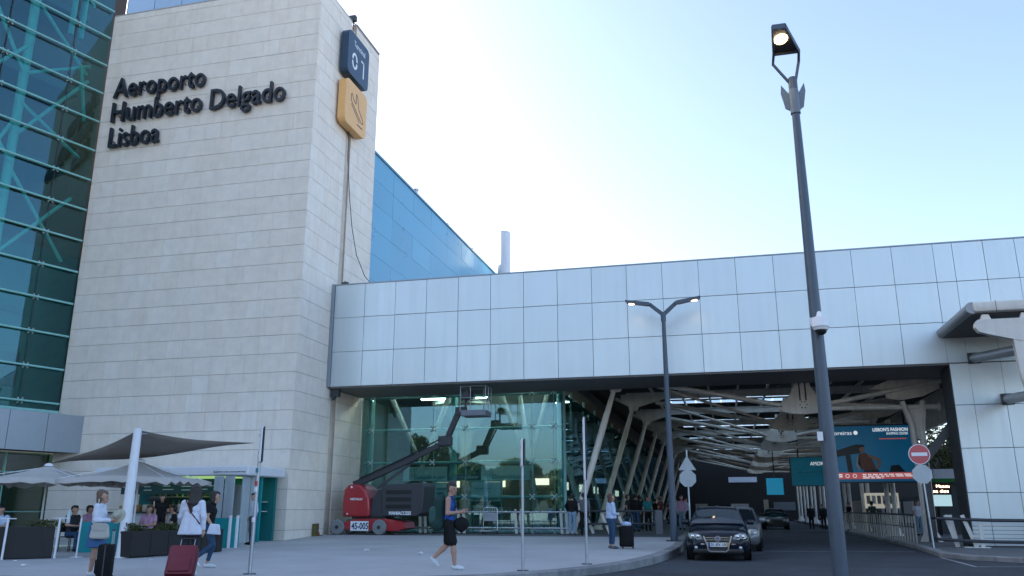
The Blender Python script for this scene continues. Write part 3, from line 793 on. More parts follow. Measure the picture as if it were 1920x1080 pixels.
# roof deck with openings glazed by skylights
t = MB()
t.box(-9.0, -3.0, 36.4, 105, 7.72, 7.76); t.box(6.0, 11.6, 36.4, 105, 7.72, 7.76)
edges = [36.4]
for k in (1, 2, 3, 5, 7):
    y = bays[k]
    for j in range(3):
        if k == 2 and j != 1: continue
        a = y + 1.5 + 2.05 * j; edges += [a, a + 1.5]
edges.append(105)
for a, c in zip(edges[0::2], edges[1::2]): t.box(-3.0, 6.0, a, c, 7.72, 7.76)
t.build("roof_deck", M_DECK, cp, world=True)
t = MB(); t.box(11.6, 11.75, 36.4, 105, 5.9, 7.75); t.build("side_fascia", M_CREAM, cp, world=True)
for a, c in zip(edges[1::2], edges[2::2]):
    for j in range(6):
        t = MB(); xa, xb = -3 + 1.5 * j + .04, -3 + 1.5 * (j + 1) - .04; t.grid([[(xa, a - .05, 7.775), (xb, a - .05, 7.775)], [(xa, c + .05, 7.775), (xb, c + .05, 7.775)]]); t.build("skylight_pane", G_SKYL, cp, world=True)
# far end of the lanes
fb = thing("far_building", (2, 112, 0), "dark building closing the far end of the drop-off lanes", "building")
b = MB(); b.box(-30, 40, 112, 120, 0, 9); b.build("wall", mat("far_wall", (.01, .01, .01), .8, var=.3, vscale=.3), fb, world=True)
for i, (wx, ww, wz, wh) in enumerate(((-4, 1.5, 1.2, .9), (-1.6, .5, 1.5, .4), (.4, 2.2, 1.4, .7), (4.4, .6, 1.0, 1.6), (5.6, 2.6, 1.3, 1.0))):
    b = MB(); b.box(wx, wx + ww, 111.9, 111.97, wz, wz + wh); b.build("window", mat("far_window%d" % (i % 3), ((.25, .22, .16), (.1, .12, .13), (.3, .3, .28))[i % 3], .4), fb, world=True)
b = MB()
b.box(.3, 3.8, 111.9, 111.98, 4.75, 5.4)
b.build("painted_opening", mat("far_daylight_paint", (.6, .68, .74), .5, var=.1), fb, world=True)  # pale plate whose colour stands in for a bright opening
kb = thing("lane_building", (16, 75, 0), "low building with white panels on the right of the drop-off lanes", "building")
b = MB(); b.box(13.5, 20, 62, 105, 0, 2.3); b.build("wall", M_INT, kb, world=True)
for k in range(4):
    b = MB(); b.box(13.4, 13.48, 64 + 5 * k, 67.6 + 5 * k, .4, 2.0); b.build("white_panel", M_PAPER, kb, world=True)

# ---------------------------------------------------------------- left glazed hall beside the tower
dS = Vector((math.sin(R(17.5)), math.cos(R(17.5)), 0)); nS = Vector((dS.y, -dS.x, 0))
PG = Vector((-27.98, 30.13, 0))
def gl(s, z, off=0.0):
    p = PG + dS * s + nS * off; p.z = z; return p
G_LEFT = glass("left_glass", (.55, .80, .77), refl=.075, rtint=(.40, .68, .80), wob=.01)
lh = thing("corner_glass_hall", (-31, 24, 5), "tall teal glazed hall with steel bracing left of the stone tower", "glass hall")
SV = [-0.05, -1.75, -4.65, -7.55, -10.45, -13.35]
for a, c in zip(SV[1:], SV):
    for k in range(18):
        z0 = 5.8 + 1.49 * (k - 1) if k else 5.35; z1 = 5.8 + 1.49 * k
        if k == 0: z1 = 5.8
        t = MB(); o0 = random.uniform(-.006, .006)
        vs = [gl(a + .01, z0 + .01, o0), gl(c - .01, z0 + .01), gl(c - .01, z1 - .01), gl(a + .01, z1 - .01, o0)]
        vs += [v - nS * .02 for v in vs]
        t.add(vs, [(0, 1, 2, 3), (7, 6, 5, 4), (0, 4, 5, 1), (1, 5, 6, 2), (2, 6, 7, 3), (3, 7, 4, 0)]); t.build("glass_pane", G_LEFT, lh, world=True)
for k in range(18):
    z = 5.8 + 1.49 * k
    t = MB(); t.tube(gl(-13.4, z, .16), gl(-.12, z, .16), .048, n=10); t.build("transom", M_TEAL, lh, world=True, smooth=True)
for s in SV[1:]:
    for k in range(18):
        o = link_copy(SPM, "spider_clamp", gl(s, 5.8 + 1.49 * k, .1) - lh.location, lh, (0, 0, R(90 - 17.5)))
    t = MB(); t.tube(gl(s, 5.4, .06), gl(s, 31, .06), .014, n=6); t.build("tie_rod", M_DGREY, lh, world=True)
for s in (-3.35, -9.2):
    t = MB(); t.tube(gl(s, 5.3, -.75), gl(s, 32, -.75), .2, n=18); t.build("main_column", mat("pale_truss", (.42, .70, .66), .45, var=.08), lh, world=True, smooth=True)
for s in (-.6, -1.1):
    t = MB(); t.tube(gl(s, 24, -1.7), gl(s, 32, -1.7), .14, n=12); t.build("inner_column", M_TEAL, lh, world=True, smooth=True)
for (s0, z0, s1, z1) in ((-3.3, 13.5, -7.5, 22), (-3.3, 22, -7.0, 17.2), (-3.3, 20.5, -.3, 22.4), (-3.3, 17.5, -.3, 21.6), (-3.4, 24.5, -.4, 27), (-3.3, 23.5, -6.2, 30), (-3.3, 9.5, -7, 15), (-.9, 21.9, -.2, 19.5), (-3.4, 27.5, -7.2, 24.8), (-3.3, 12.0, -.3, 15.5), (-3.3, 15.8, -.3, 12.4), (-3.3, 19, -.2, 17.6), (-3.3, 24.2, -.4, 21.9), (-3.3, 18.6, -6, 12), (-3.3, 11, -6.5, 8), (-3.3, 16, -6.5, 20.5), (-3.3, 26.5, -.5, 29.5), (-3.3, 29, -.5, 25.6), (-3.3, 20.2, -6.4, 26)):
    t = MB(); t.tube(gl(s0, z0, -.6), gl(s1, z1, -1.0), .085, n=10); t.build("brace", mat("pale_truss", (.42, .70, .66), .45, var=.08), lh, world=True, smooth=True)
M_BROWN = mat("dim_brown_wall", (.08, .06, .055), .8, var=.2, vscale=.6); M_GRN = mat("dim_green_wall", (.09, .17, .15), .75, var=.15, vscale=.7)
def lwall(s0, s1, z0, z1, off, name, m):
    t = MB(); vs = [gl(s0, z0, off), gl(s1, z0, off), gl(s1, z1, off), gl(s0, z1, off)]; vs += [v - nS * .15 for v in vs]
    t.add(vs, [(0, 1, 2, 3), (7, 6, 5, 4), (0, 4, 5, 1), (1, 5, 6, 2), (2, 6, 7, 3), (3, 7, 4, 0)]); return t.build(name, m, lh, world=True)
lwall(-14, 3.75, 13.2, 33, -5.5, "rear_wall", M_BROWN)
lwall(-14, 6, 4, 13.2, -2.6, "lower_wall", M_GRN)
lwall(-3.6, -.9, 10.0, 10.25, -2.4, "ledge", M_INT)
lwall(-2.95, -.75, 6.7, 8.2, -2.42, "dark_window", mat("dark_red_window", (.02, .008, .008), .3))
for z in (13.2, 17.5, 21.8, 26.1):
    t = MB(); a = [gl(-14, z, -5.4), gl(.5, z, -5.4), gl(.5, z, -3.2), gl(-14, z, -3.2)]; t.add(a + [v + Vector((0, 0, .35)) for v in a], [(3, 2, 1, 0), (4, 5, 6, 7), (0, 1, 5, 4), (1, 2, 6, 5), (2, 3, 7, 6), (3, 0, 4, 7)]); t.build("floor_slab", M_INT, lh, world=True)
t = MB(); a = [gl(-14, 33, -6), gl(1.5, 33, -6), gl(1.5, 33, .3), gl(-14, 33, .3)]; t.add(a + [v + Vector((0, 0, .4)) for v in a], [(3, 2, 1, 0), (4, 5, 6, 7), (0, 1, 5, 4), (1, 2, 6, 5), (2, 3, 7, 6), (3, 0, 4, 7)]); t.build("roof", G_LEFT, lh, world=True)  # unseen roof, glazed to let more sky light into the hall
t = MB(); t.tube(gl(-13.4, 5.42, .14), gl(-.1, 5.42, .14), .09, n=10); t.build("base_rail", M_TEAL, lh, world=True, smooth=True)
# panelled fascia below the glass, with a recessed shop front
fa = thing("shop_canopy", (-27, 27, 0), "grey panelled canopy fascia over the cafe at the foot of the glass hall", "canopy")
PF = Vector((-26.6, 30.13, 0))
def fl_(s, z, off=0.0):
    p = PF + dS * s + nS * off; p.z = z; return p
M_FASC = mat("fascia_panel", (.30, .34, .375), .4, .5, var=.05, obj_var=.04)
t = MB(); a = [fl_(-13, 3.72, -1.3), fl_(-.02, 3.72, -1.3), fl_(-.02, 3.72, -.04), fl_(-13, 3.72, -.04)]
t.add(a + [v + Vector((0, 0, 1.5)) for v in a], [(3, 2, 1, 0), (4, 5, 6, 7), (0, 1, 5, 4), (1, 2, 6, 5), (2, 3, 7, 6), (3, 0, 4, 7)]); t.build("core", M_DGREY, fa, world=True)
ss = [0, -1.55, -3.1, -4.65, -6.2, -7.75, -9.3]
for a, c in zip(ss[1:], ss):
    t = MB(); vs = [fl_(a + .01, 3.7), fl_(c - .01, 3.7), fl_(c - .01, 5.26), fl_(a + .01, 5.26)]; vs += [v - nS * .03 for v in vs]
    t.add(vs, [(0, 1, 2, 3), (7, 6, 5, 4), (0, 4, 5, 1), (1, 5, 6, 2), (2, 6, 7, 3), (3, 7, 4, 0)]); t.build("fascia_panel", M_FASC, fa, world=True)
sf = thing("glazed_shop", (-28, 26, 0), "dark green glazed shop front recessed under the grey canopy", "shop front")
G_SHOP = glass("shop_glass", (.2, .42, .38), refl=.1)
for k in range(5):
    t = MB(); vs = [fl_(-2.2 * (k + 1) + .03, .3, -1.5), fl_(-2.2 * k - .03, .3, -1.5), fl_(-2.2 * k - .03, 3.7, -1.5), fl_(-2.2 * (k + 1) + .03, 3.7, -1.5)]
    t.add(vs, [(0, 1, 2, 3)]); t.build("glass_pane", G_SHOP, sf, world=True)
    t = MB(); t.tube(fl_(-2.2 * k, .2, -1.55), fl_(-2.2 * k, 3.7, -1.55), .05, n=8); t.build("mullion", M_TEAL, sf, world=True)
for z in (1.3, 2.9):
    t = MB(); t.tube(fl_(-11, z, -1.53), fl_(0, z, -1.53), .035, n=8); t.build("transom", M_TEAL, sf, world=True)
t = MB(); vs = [fl_(-13, .1, -4), fl_(1, .1, -4), fl_(1, 3.8, -4), fl_(-13, 3.8, -4)]; t.add(vs, [(0, 1, 2, 3)]); t.build("rear_wall", M_INT, sf, world=True)
for s in (-3.1, -4.9):
    t = MB(); t.tube(fl_(s, .2, -.8), fl_(s, 3.72, -.8), .16, n=16); tag(t.build("round_column", M_WHITE, smooth=True), "round white column under the grey canopy, %s" % ("nearer the tower" if s > -4 else "at the photo's left edge"), "column", "columns under the grey canopy")
# unseen block added left of the camera to keep low sun off the forecourt
tw = thing("shade_block", (-46, -10, 0), "unseen pale block added on the left to shade the forecourt", "building")
b = MB(); b.box(-70, -38, -5, 22, 0, 17); b.box(-70, -39, 4, 21.5, 16.9, 30); b.build("wall", mat("shade_block_wall", (.5, .48, .45), .8, var=.1), tw, world=True)
for k in range(4):
    for z in (3, 7.5, 12):
        t = MB(); t.box(-37.99, -37.95, -4 + 6.4 * k, 1.4 + 6.4 * k, z, z + 2.6); t.build("window", mat("shade_block_glass", (.04, .08, .1), .1), tw, world=True)
# ---------------------------------------------------------------- lamp posts
M_GLOW = mat("lamp_glow", (1, .85, .6), .4, emit=(1.0, .62, .28), estr=2.2)
M_GLOWC = mat("lamp_core", (1, .95, .85), .4, emit=(1.0, .86, .62), estr=7.0)
M_LAMPIN = mat("lamp_inside", (.05, .045, .04), .5, var=.1)
lp = thing("tall_lamp_post", (2.05, 18.0, .0), "tall blue grey lamp post with one angular head and a dome camera", "lamp post")
b = MB(); b.lathe([(.15, 0), (.145, 2), (.125, 5), (.105, 8), (.085, 10.1)], 20); b.build("pole", M_LAMP, lp, smooth=True)
b = MB(); b.box(-.06, .06, -.152, -.14, .6, 1.2); b.build("access_door", M_LAMP, lp)
b = MB(); b.lathe([(.11, 10.0), (.11, 10.55), (.1, 10.6)], 20); b.build("collar", mat("collar_grey", (.13, .16, .19), .4, var=.1), lp, smooth=True)
b = MB(); b.lathe([(.1, 10.6), (.1, 10.85), (.09, 10.9)], 20); b.build("cap", M_LAMP, lp, smooth=True)
for s in (-1, 1):   # flat wings by the collar
    b = MB(); b.prism([(s * .09, 10.5), (s * .25, 10.8), (s * .27, 10.6), (s * .2, 10.2), (s * .09, 10.1)], -.02, .02)
    for v in range(len(b.v)):
        x, y, z = b.v[v]; b.v[v] = (x, y + abs(x) * .45, z)
    b.build("wing", mat("wing_grey", (.12, .15, .18), .4, var=.1), lp)
# head: two bent arms carrying a flat tapered tray that reaches towards the viewer
for x0, x1, x2, x3 in ((-.05, -.40, -.39, -.47), (.05, .16, .15, -.21)):
    b = MB(); b.path([(x0, 0, 10.75), (x1, -.1, 11.24), (x2, -.4, 11.36), (x3, -1.5, 11.36)], [.034, .034, .034, .03], n=8); b.build("arm", M_LAMP, lp, smooth=True)
tray = [(-.39, -.4, 11.35), (.15, -.4, 11.35), (-.21, -1.5, 11.35), (-.47, -1.5, 11.35)]
b = MB(); b.add([Vector(p) for p in tray] + [Vector(p) + Vector((0, 0, .06)) for p in tray], [(0, 1, 2, 3), (7, 6, 5, 4), (0, 4, 5, 1), (1, 5, 6, 2), (2, 6, 7, 3), (3, 7, 4, 0)]); b.build("tray", M_LAMPIN, lp)
b = MB()
for p, q in zip(tray, tray[1:] + tray[:1]): b.bar(p, q, .03, .12)
b.build("tray_rim", M_LAMP, lp)
ML = Matrix.Translation((-.27, -.98, 11.35))
b = MB(); b.sphere((0, 0, 0), .15, 16, 8, (1.0, 1.5, .22), ML); b.build("reflector_glow", M_GLOW, lp, smooth=True)
b = MB(); b.sphere((0, -.05, -.03), .09, 12, 8, (1.3, 1.3, .25), ML); b.build("lamp", M_GLOWC, lp, smooth=True)
dc = thing("dome_camera", (2.07, 17.8, 5.05), "white dome camera fixed to the tall lamp post", "camera")
b = MB(); b.lathe([(.05, .2), (.13, .17), (.165, .08), (.17, -.02), (.175, -.03), (.15, -.06), (.14, -.1)], 20, Matrix.Translation((.02, -.12, 0))); b.build("housing", M_PAPER, dc, smooth=True)
b = MB(); b.sphere((.02, -.12, -.1), .12, 16, 10, (1, 1, .9)); b.build("dome", mat("smoked_dome", (.02, .02, .025), .1), dc, smooth=True)
b = MB(); b.path([(.02, -.12, .18), (.02, -.1, .26), (.02, .1, .22)], .05, n=8); b.box(-.16, -.04, .0, .1, .03, .2); b.build("bracket", M_PAPER, dc, smooth=True)
tg = MB(); tg.box(2.05 - .21, 2.05 - .1, 17.83, 17.84, 2.72, 2.9); tag(tg.build("post_tag", M_PAPER), "small white tag on the tall lamp post", "tag")

l2 = thing("double_lamp_post", (-1.95, 31.6, .26), "lower dark lamp post with two lit arms beside the kerb", "lamp post")
b = MB(); b.lathe([(.13, .05), (.125, 2), (.1, 5), (.075, 8.2)], 18); b.build("pole", M_LAMP, l2, smooth=True)
b = MB(); b.box(-.28, .28, -.28, .28, 0, .05); b.build("base_plate", M_DGREY, l2)
b = MB(); b.lathe([(.1, 8.15), (.1, 8.5)], 14); b.build("collar", M_LAMP, l2, smooth=True)
for s in (-1, 1):
    b = MB(); b.bar((s * .02, 0, 8.42), (s * .52, 0, 8.86), .12, .14); b.build("arm", M_LAMP, l2)
    b = MB(); b.prism([(s * .45, 8.8), (s * .52, 8.92), (s * 1.44, 9.06), (s * 1.44, 9.0), (s * 1.36, 8.94), (s * .62, 8.8)], -.12, .12); b.build("lamp_head", M_LAMP, l2)
    b = MB(); b.sphere((s * 1.16, 0, 8.915), .1, 12, 6, (1.6, .95, .35)); b.build("lamp", M_GLOW, l2, smooth=True)
    b = MB(); b.sphere((s * 1.2, 0, 8.9), .07, 12, 6, (1.5, 1, .35)); b.build("lamp_core", M_GLOWC, l2, smooth=True)

# ---------------------------------------------------------------- poles with signs seen edge-on or from behind
def edge_sign(x, y, top, z0s, label, lean=0.0, w=.06, pole_r=.038):
    z = g(y); t = thing("sign_post", (x, y, z), label, "sign post", "narrow posts with signs turned edge-on", rz=math.atan2(-x, y) + R(2))
    bb = MB(); bb.tube((0, 0, 0), (lean * .7, 0, z0s + .25 - z), pole_r, pole_r * .95, n=12); bb.build("pole", M_GALV, t, smooth=True)
    bb = MB(); bb.cbox(lean - w / 2, lean - w / 2 + .035, -.3, .3, z0s - z, top - z, .01); bb.build("front_plate", M_PAPER, t)
    bb = MB(); bb.cbox(lean - w / 2 + .05, lean + w / 2 + .02, -.28, .28, z0s - z + .01, top - z - .01, .01); bb.build("rear_plate", M_DGREY, t)
    bb = MB(); bb.box(-.12, .12, -.12, .12, 0, .012); bb.build("foot_plate", M_DGREY, t)
    bb = MB(); bb.tube((lean * .6, 0, z0s - z + .1), (lean * .6, 0, z0s - z + .15), pole_r + .012, n=12); bb.tube((lean * .6, 0, top - z - .2), (lean * .6, 0, top - z - .15), pole_r + .012, n=12); bb.build("clamp", M_STAINLESS, t)
    return t
s1 = edge_sign(-9.36, 15.6, 3.05, 2.32, "stickered post with a sign turned edge-on in front of the kiosk", lean=.03)
M_STK = mat("sticker_red", (.45, .05, .06), .5); M_STKB = mat("sticker_teal", (.04, .2, .24), .5)
for i, (z, m) in enumerate(((1.98, M_STKB), (1.72, M_STK), (1.6, M_PAPER), (1.0, M_PAPER))):
    b = MB(); b.tube((0, 0, z), (0, 0, z + .09), .041, n=12); b.build("sticker", m, s1)
edge_sign(-4.22, 17.6, 2.85, 2.28, "slim post with an edge-on sign right of the walking man", w=.07, pole_r=.03)
edge_sign(-3.22, 19.75, 3.5, 2.05, "slim post with a long edge-on sign beside the woman in a pale top", w=.05, pole_r=.033)
M_SBACK = mat("sign_back", (.42, .46, .48), .5, .4, var=.1)
def octagon(cx, cz, r): return [(cx + r * math.cos(R(22.5 + 45 * i)), cz + r * math.sin(R(22.5 + 45 * i))) for i in range(8)]
tr = thing("warning_sign", (-1.45, 33.9, .36), "triangle and octagon signs seen from behind on one post beside the lamp", "road sign")
b = MB(); b.tube((0, 0, 0), (0, 0, 3.3), .035, n=10); b.build("pole", M_GALV, tr, smooth=True)
b = MB(); b.prism([(-.34, 2.52), (.34, 2.52), (0, 3.08)], -.06, -.04); b.build("triangle_plate", M_SBACK, tr)
b = MB(); b.prism(octagon(0, 2.2, .34), -.06, -.04); b.build("octagon_plate", M_SBACK, tr)
b = MB(); b.box(-.2, .2, -.038, -.02, 2.1, 2.14); b.box(-.2, .2, -.038, -.02, 2.3, 2.34); b.box(-.15, .15, -.038, -.02, 2.65, 2.69); b.build("bracket", M_DGREY, tr)
ne = thing("no_entry_sign", (6.5, 31.5, .13), "red no entry sign above the back of an octagon sign", "road sign")
M_RED = mat("sign_red", (.55, .10, .11), .45, var=.05)
b = MB(); b.tube((.1, 0, 0), (.0, 0, 3.3), .035, n=12); b.build("pole", M_GALV, ne, smooth=True)
MD = frame((0, -.06, 3.09), (0, 0, 1), (0, 1, 0))
b = MB(); b.lathe([(.345, 0), (.345, .02)], 36, MD); b.build("white_rim", M_SIGNW, ne)
b = MB(); b.lathe([(.32, -.006), (.32, -.002)], 36, MD); b.build("red_disc", M_RED, ne)
b = MB(); b.box(-.25, .25, -.075, -.068, 3.03, 3.15); b.build("white_bar", M_SIGNW, ne)
b = MB(); b.prism(octagon(.02, 2.42, .335), -.06, -.04); b.build("octagon_plate", M_SBACK, ne)

# ---------------------------------------------------------------- boom lift
def LX(x): return x * .9736
def LZ(z): return 1.38 + (z - 1.38) * .9736
lift = thing("boom_lift", (LX(-14.9), 33.9, .36), "red and black articulated boom lift parked against the tower", "boom lift")
M_LRED = mat("lift_red", (.36, .018, .025), .35, var=.08, coat=.3); M_LBLK = mat("lift_charcoal", (.035, .037, .042), .5, var=.12, vscale=4)
M_TYRE = mat("grey_tyre", (.20, .22, .22), .8, var=.15); M_HUB = mat("hub_dark", (.03, .03, .03), .5)
YN, YF = 33.22, 34.7
def LP(pts): return [(LX(x), LZ(z)) for x, z in pts]
b = MB(); b.prism(LP([(-16.1, .55), (-16.2, .85), (-15.6, 1.0), (-14.2, 1.0), (-13.45, .88), (-13.35, .62), (-13.7, .5)]), YN + .12, YF - .1); b.build("chassis", M_LRED, lift, world=True)
for x, dy in ((-16.45, 0), (-14.5, 0)):
    for y in (YN + .02, YF - .2):
        MW = frame((LX(x), y, .36 + .31), (1, 0, 0), (0, 1, 0))
        b = MB(); b.lathe([(.2, -.02), (.27, -.02), (.31, .03), (.31, .2), (.27, .25), (.2, .25)], 28, MW); w = b.build("wheel", M_TYRE, lift, world=True, smooth=True)
        b = MB(); b.lathe([(.19, -.01), (.19, .24)], 24, MW); hb = b.build("rim", mat("rim_grey", (.26, .28, .28), .5, var=.1), w); hb.data.transform(Matrix.Translation(-lift.location))
        b = MB(); b.lathe([(.075, -.035), (.075, .2)], 12, MW); hb = b.build("hub", M_HUB, w); hb.data.transform(Matrix.Translation(-lift.location))
# red hood
hood = LP([(-16.22, 1.08), (-16.27, 1.6), (-16.22, 2.2), (-16.05, 2.42), (-15.75, 2.47), (-15.45, 2.42), (-15.2, 2.22), (-15.03, 1.85), (-14.98, 1.4), (-15.0, 1.08)])
b = MB(); b.prism(hood, YN + .05, YF); o = b.build("hood", M_LRED, lift, world=True)
md = o.modifiers.new("bevel", 'BEVEL'); md.width = .09; md.segments = 3; md.limit_method = 'ANGLE'; md.angle_limit = R(60)
b = MB(); b.prism(LP([(-15.0, 1.1), (-14.95, 1.7), (-14.7, 2.2), (-14.4, 2.25), (-14.2, 1.1)]), YN + .2, YF - .1); b.build("turntable", M_LBLK, lift, world=True)
b = MB(); b.cbox(LX(-15.9), LX(-14.3), YN + .3, YF - .2, LZ(.98), LZ(1.12), .02); b.build("slew_ring", M_LBLK, lift, world=True)
# engine cover with louvres
b = MB(); b.prism(LP([(-14.4, 1.1), (-12.85, 1.1), (-12.6, 1.25), (-12.5, 2.35), (-12.62, 2.5), (-14.45, 2.42), (-14.5, 1.9)]), YN + .1, YF); o = b.build("engine_cover", M_LBLK, lift, world=True)
md = o.modifiers.new("bevel", 'BEVEL'); md.width = .05; md.segments = 2
for z in (1.42, 1.72, 2.02):
    b = MB(); b.box(LX(-14.25), LX(-13.1), YN + .085, YN + .099, LZ(z), LZ(z + .17)); b.build("louvre", mat("louvre_black", (.008, .008, .009), .6), lift, world=True)
text_obj("lettering", "MANIACCESS", .19, M_SIGNW, lift, (LX(-14.1), YN + .094, LZ(1.17)), (1, 0, 0), (0, -1, 0), offset=.006, width=.98)
text_obj("lettering", "METALU", .12, M_SIGNW, lift, (LX(-15.9), YN + .045, LZ(1.78)), (1, 0, 0), (0, -1, 0), offset=.004, width=.55)
b = MB(); b.box(LX(-15.85), LX(-15.02), YN + .1, YN + .115, LZ(.5), LZ(.9)); pl_ = b.build("number_plate", M_SIGNW, lift, world=True)
text_obj("lettering", "45-005", .36, mat("plate_navy", (.02, .04, .12), .5), lift, (LX(-15.8), YN + .097, LZ(.575)), (1, 0, 0), (0, -1, 0), offset=.008, width=.76)
b = MB(); b.sphere((LX(-15.85), YN + .04, LZ(2.33)), .05, 10, 6); b.sphere((LX(-16.0), YN + .04, LZ(1.2)), .04, 10, 6); b.build("side_light", M_SIGNW, lift, world=True)
# arms
ym = (YN + YF) / 2 - .1
b = MB(); b.bar((LX(-16.0), ym, LZ(2.45)), (LX(-13.2), ym, LZ(3.6)), .24, .26); b.build("lower_arm", M_LBLK, lift, world=True)
b = MB(); b.bar((LX(-13.6), ym, LZ(3.42)), (LX(-11.75), ym, LZ(4.25)), .18, .2); b.build("telescope_arm", M_LBLK, lift, world=True)
b = MB(); b.bar((LX(-14.9), ym + .05, LZ(2.3)), (LX(-13.3), ym + .05, LZ(3.4)), .09, .09); b.tube((LX(-13.3), ym + .05, LZ(3.4)), (LX(-12.6), ym + .05, LZ(3.85)), .03, n=8); b.build("lift_cylinder", M_DGREY, lift, world=True)
b = MB(); b.cbox(LX(-12.1), LX(-11.5), ym - .17, ym + .17, LZ(4.05), LZ(4.5), .06); b.build("elbow_joint", M_LBLK, lift, world=True)
b = MB(); b.bar((LX(-11.75), ym, LZ(4.3)), (LX(-11.2), ym, LZ(5.55)), .2, .22, up=(1, 0, 0)); b.build("jib_arm", M_LBLK, lift, world=True)
b = MB(); b.bar((LX(-11.55), ym - .16, LZ(4.45)), (LX(-11.05), ym - .16, LZ(5.45)), .06, .06, up=(1, 0, 0)); b.path([(LX(-15.7), ym - .16, LZ(2.7)), (LX(-13.5), ym - .17, LZ(3.62)), (LX(-12.0), ym - .18, LZ(4.35))], .03, n=6); b.build("hose", M_BLACK, lift, world=True)
b = MB(); b.cbox(LX(-11.35), LX(-10.85), ym - .13, ym + .13, LZ(5.35), LZ(5.75), .05); b.build("jib_head", M_LBLK, lift, world=True)
b = MB(); b.cbox(LX(-10.98), LX(-9.85), ym - .45, ym + .45, LZ(5.3), LZ(5.55), .03); b.build("basket_floor", mat("basket_grey", (.16, .17, .2), .5, var=.1), lift, world=True)
b = MB(); xa, xb, ya, yb = LX(-11.0), LX(-9.86), ym - .45, ym + .45
for z in (6.08, 6.58):
    for p, q in (((xa, ya), (xb, ya)), ((xb, ya), (xb, yb)), ((xb, yb), (xa, yb)), ((xa, yb), (xa, ya))): b.tube((*p, LZ(z)), (*q, LZ(z)), .02, n=8)
for p in ((xa, ya), (xb, ya), (xb, yb), (xa, yb), ((xa * .6 + xb * .4), ya), ((xa * .3 + xb * .7), yb), (xb, (ya + yb) / 2)): b.tube((*p, LZ(5.5)), (*p, LZ(6.58)), .02, n=8)
b.build("basket_rail", mat("rail_grey", (.30, .33, .35), .4, .5), lift, world=True, smooth=True)
b = MB(); b.cbox(xa + .05, xa + .35, ya + .1, yb - .1, LZ(6.1), LZ(6.35), .03); b.tube((xa + .1, ym, LZ(5.5)), (xa + .1, ym, LZ(6.15)), .04, n=8); b.build("control_box", M_LBLK, lift, world=True)
cn = thing("traffic_cone", (-16.62, 32.7, .33), "small faded red and white cone between lift wheel and tower", "cone")
M_CONE = mat("cone_red", (.5, .12, .08), .6)
b = MB(); b.box(-.15, .15, -.15, .15, 0, .03); b.build("base", M_BLACK, cn)
b = MB(); b.lathe([(.11, .03), (.03, .5), (.02, .51)], 16); b.build("body", M_CONE, cn, smooth=True)
b = MB(); b.lathe([(.088, .16), (.066, .3)], 16); b.lathe([(.054, .38), (.043, .45)], 16); b.build("band", M_SIGNW, cn)
bx = MB(); bx.cbox(-16.66, -16.5, 32.3, 32.6, .3, .82, .02); tag(bx.build("meter_box", mat("mustard", (.12, .1, .03), .7, var=.3)), "dark mustard box at the tower foot behind the cone", "box")

# ---------------------------------------------------------------- guard rail in front of the glass
gr = thing("guard_rail", (-9.6, 36.0, .36), "low double tube guard rail in front of the hall glass", "railing")
for z in (1.28, .61):
    b = MB(); b.tube((-14.0, 36.0, z), (-6.3, 36.0, z), .04, n=12); b.build("rail", M_STAINLESS, gr, world=True, smooth=True)
for x in (-13.3, -11.5, -8.9, -6.9):
    for d in (0, .24):
        b = MB(); b.bar((x + d, 36.02, .36), (x + d - .06, 36.02, 1.3), .11, .05, up=(0, 1, 0)); b.sphere((x + d - .05, 36.0, 1.36), .05, 8, 6); b.build("post", M_WHITE, gr, world=True)
    b = MB(); b.box(x - .2, x + .45, 35.9, 36.14, .36, .385); b.build("foot_plate", M_DGREY, gr, world=True)
g2 = thing("lane_guard_rail", (-6.3, 38, .36), "dark rail in front of the first slanted columns", "railing")
for z in (1.32, .8):
    b = MB(); b.tube((-6.2, 36.0, z), (-2.9, 36.6, z), .045, n=12); b.build("rail", M_DGREY, g2, world=True, smooth=True)
b = MB(); b.cbox(-3.0, -2.7, 36.5, 36.7, .36, 1.36, .03); b.build("end_post", mat("post_grey", (.13, .14, .15), .6, var=.1), g2, world=True)
b = MB()
for x in (-5.6, -4.9, -4.2): b.bar((x - .35, 36.3, 1.25), (x, 36.3, .4), .12, .04, up=(0, 1, 0))
b.build("raking_post", M_CREAM, g2, world=True)
# luggage trolley
tr2 = thing("luggage_trolley", (-9.95, 35.55, .36), "silver luggage trolley parked by the guard rail", "trolley")
M_TRL = mat("trolley_metal", (.55, .58, .6), .35, .6)
b = MB(); b.path([(-.32, 0, .1), (-.3, 0, 1.05), (-.25, .0, 1.1), (.25, 0, 1.1), (.3, 0, 1.05), (.32, 0, .1)], .022, n=8); b.path([(-.32, 0, .2), (-.25, -.75, .15), (.25, -.75, .15), (.32, 0, .2)], .02, n=8); b.build("frame", M_TRL, tr2, smooth=True)
b = MB(); b.box(-.28, .28, -.01, .01, .55, .85); b.build("ad_panel", mat("trolley_panel", (.34, .37, .4), .5, var=.1), tr2)
b = MB()
for x in (-.2, -.1, 0, .1, .2): b.tube((x, -.25, .86), (x, -.02, 1.05), .008, n=6)
b.path([(-.26, -.25, .86), (.26, -.25, .86)], .012, n=6); b.build("basket", M_TRL, tr2)
for x, y in ((-.32, 0), (.32, 0), (0, -.72)):
    b = MB(); b.lathe([(.07, -.02), (.07, .02)], 14, frame((x, y, .07), (0, 1, 0), (1, 0, 0))); b.build("wheel", M_BLACK, tr2)

